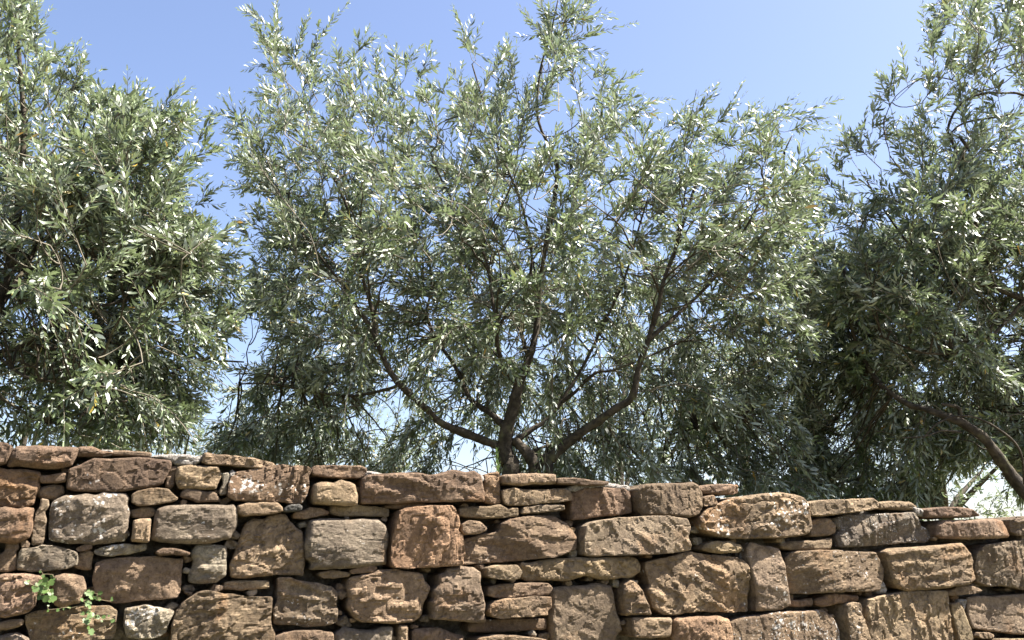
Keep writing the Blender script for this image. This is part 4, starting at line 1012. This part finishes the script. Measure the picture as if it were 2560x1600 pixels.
olive_tree("olive_tree", "dense dark olive tree with its leaning trunk at the right edge, behind the wall", (RX[0] + .08, RD - .2, TERR), right_limbs, right_outline, right_holes, (2380, 800), RD, .95, 6600, right_shoots, 37, .070, 200,
           lambda x, y: 1 - .80 * np.clip((640 - y) / 260, 0, 1) - .55 * np.clip((2330 - x) / 200, 0, 1) * np.clip((760 - y) / 200, 0, 1))

# smaller olives further back on the terrace
def far_tree(px, depth, height, width, label, seed, n_tw=330):
    rs = np.random.default_rng(seed)
    b = at(px, 1300, depth); loc = np.array([b[0], depth, TERR])
    tree = empty("olive_tree", tuple(loc), label, "olive tree", "olive trees further back")
    top = TERR + height
    V, F, cap, C, r = tube([loc + (0, 0, -.1), loc + (.03, 0, .4), loc + (-.05, .02, .8), loc + (.05, 0, height * .75)], [.09, .07, .06, .02], 8, .15, seed)
    mesh_obj("trunk", np_mesh("trunk", V - loc, [F, cap], True), M_BARK, tree)
    for k in range(5):
        a = k / 5 * 2 * math.pi + rs.uniform(0, .8)
        e = loc + np.array([math.cos(a) * width * .4, math.sin(a) * width * .4, height * rs.uniform(.6, .9)])
        V, F, cap, _, _ = tube([loc + (-.02, .01, .6), loc + np.array([math.cos(a) * .25, math.sin(a) * .25, .9]), e], [.045, .035, .01], 6, .15, seed + k)
        mesh_obj("limb", np_mesh("limb", V - loc, [F, cap], True), M_BARK, tree)
    fol = Foliage()
    d = norm(rs.normal(0, 1, (n_tw, 3))); rad = rs.uniform(.35, 1, (n_tw, 1)) ** .5
    lump = 1 + .25 * np.array([noise.noise(Vector(q * 2.2 + seed)) for q in d])[:, None]
    P0 = loc + np.array([0, 0, height * .58]) + d * rad * lump * np.array([width / 2, width / 2, height * .42])
    D = norm(d * .6 + np.array([0, 0, .45]) + rs.normal(0, .45, (n_tw, 3)))
    fol.twigs(P0, D, rs.uniform(.22, .42, n_tw), rs.uniform(0, .25, n_tw), 12, .068, rs=rs, wide=.12)
    fol.build(tree, loc)
for a in ((30, 10.5, 2.45, 2.6, "pale sunlit olive far behind, low in the bottom left corner above the wall", 51),
          (420, 13.0, 2.0, 2.6, "small pale olive tree behind the gap between the left and middle olives", 52),
          (880, 12.0, 2.1, 2.2, "pale distant olive left of the forked trunk, just above the wall", 53),
          (1560, 11.0, 2.9, 3.0, "distant olive behind the hanging strands right of the forked trunk", 54),
          (1880, 12.0, 3.3, 2.8, "distant olive behind the gap between the middle and right olives", 55),
          (2370, 11.5, 2.2, 2.4, "pale distant olive seen under the leaning trunk at the right", 56)):
    far_tree(*a)

# ------------------------------------------------------------------ small plants on the wall
def leaf_mesh(name, outline, fold=.15):
    P = np.array(outline, float)
    V = np.concatenate([[[0, .5, 0]], np.column_stack([P, np.abs(P[:, 0]) * fold])])
    n = len(P)
    F = np.array([(0, 1 + k, 1 + (k + 1) % n) for k in range(n)])
    return np_mesh(name, V, [F], True)
IVY = leaf_mesh("leaf", [(0, .08), (.2, -.02), (.46, .18), (.36, .36), (.56, .56), (.34, .68), (.26, .92), (0, 1.0), (-.26, .92), (-.34, .68), (-.56, .56), (-.36, .36), (-.46, .18), (-.2, -.02)])
IVY.materials.append(M_WEED)
def wall_pt(px, py, w):
    u, v = wall_uv(px, py)
    return wall_xyz(u, v, w)
def trailing_plant(label, root, leaves, seed):
    rs = np.random.default_rng(seed)
    o = empty("trailing_weed", tuple(wall_pt(*root, -.02)), label, "weed")
    base = np.array(o.location)
    st = []; hold = [wall_pt(*root, -.02)]
    leaves = leaves + [(x + rs.normal(0, 7), y + rs.normal(0, 7), s * rs.uniform(.5, .8)) for x, y, s in leaves]
    for (x, y, s) in leaves:
        w = rs.uniform(.015, .05)
        p = wall_pt(x, y, w)
        l = bpy.data.objects.new("leaf", IVY); link(l, o)
        l.location = Vector(p - base)
        n = Vector(WD + rs.normal(0, .35, 3) + np.array([.2, 0, .3])).normalized()
        q = n.to_track_quat('Z', 'Y')
        l.rotation_mode = 'QUATERNION'
        l.rotation_quaternion = q @ Matrix.Rotation(rs.uniform(0, 6.28), 3, 'Z').to_quaternion()
        l.scale = (s * .0013,) * 3
        a = min(hold, key=lambda h: np.linalg.norm(h - p)); hold.append(p); t = np.linspace(0, 1, 6)[:, None]
        mid = (a + p) / 2 + WD * .008 + rs.normal(0, .004, 3)
        st.append((1 - t) ** 2 * a + 2 * t * (1 - t) * mid + t * t * p)
    v, f = thin_tubes(np.array(st), np.full((len(st), 6), .0006))
    mesh_obj("stem", np_mesh("stem", v - base, [f]), M_WSTEM, o)
z = 4.654
trailing_plant("small lobed-leaf weed rooted in the joint at the far left of the wall", (118, 1478),
    [(505 / z, 1340 + 445 / z, 9), (620 / z, 1340 + 450 / z, 9), (345 / z, 1340 + 545 / z, 11), (450 / z, 1340 + 585 / z, 16), (500 / z, 1340 + 520 / z, 14), (560 / z, 1340 + 520 / z, 18), (590 / z, 1340 + 575 / z, 16), (520 / z, 1340 + 630 / z, 17),
     (560 / z, 1340 + 620 / z, 16), (480 / z, 1340 + 690 / z, 13), (540 / z, 1340 + 680 / z, 17), (600 / z, 1340 + 690 / z, 16), (560 / z, 1340 + 740 / z, 20), (440 / z, 1340 + 540 / z, 11)], 5)
trailing_plant("straggly weed with hanging stems below the rounded stone, right of the leafier weed", (206, 1495),
    [(1000 / z, 1340 + 640 / z, 18), (1075 / z, 1340 + 640 / z, 12), (1135 / z, 1340 + 665 / z, 11), (1075 / z, 1340 + 700 / z, 9), (1140 / z, 1340 + 730 / z, 9), (985 / z, 1340 + 790 / z, 16), (1000 / z, 1340 + 830 / z, 14), (1070 / z, 1340 + 880 / z, 12),
     (990 / z, 1340 + 945 / z, 18), (1030 / z, 1340 + 950 / z, 16), (1110 / z, 1340 + 945 / z, 12), (1190 / z, 1340 + 960 / z, 10), (1050 / z, 1340 + 1070 / z, 16), (1290 / z, 1340 + 755 / z, 7), (820 / z, 1340 + 835 / z, 8), (690 / z, 1340 + 840 / z, 8),
     (575 / z, 1340 + 850 / z, 7), (970 / z, 1340 + 750 / z, 10), (1320 / z, 1340 + 960 / z, 10)], 6)
def upright_weed():
    root = wall_pt(1270, 1188, -.10)
    o = empty("green_sprout", tuple(root), "fresh yellow-green sprout with narrow leaves growing on top of the wall", "weed")
    t = np.linspace(0, 1, 8)[:, None]
    S = t * np.array([-.004, 0, .105]) + np.sin(t * 4) * np.array([.004, 0, 0])
    v, f = thin_tubes(S[None], np.linspace(.003, .0015, 8)[None], 5)
    mesh_obj("stem", np_mesh("stem", v, [f], True), M_WEED, o)
    nl = leaf_mesh("leaf", [(0, 0), (.10, .3), (.11, .6), (.05, .85), (0, 1), (-.05, .85), (-.11, .6), (-.10, .3)], .3)
    nl.materials.append(M_WEED)
    rs = np.random.default_rng(3)
    for k in range(18):
        q = .1 + .9 * k / 17
        l = bpy.data.objects.new("leaf", nl); link(l, o)
        l.location = Vector(np.array([-.004, 0, .105]) * q)
        a = k * 2.4; tilt = .75 - .45 * q
        d = Vector((math.cos(a) * math.sin(tilt), math.sin(a) * math.sin(tilt), math.cos(tilt)))
        l.rotation_mode = 'QUATERNION'; l.rotation_quaternion = d.to_track_quat('Y', 'Z')
        l.scale = (.034 * (1.1 - .35 * q),) * 3
upright_weed()
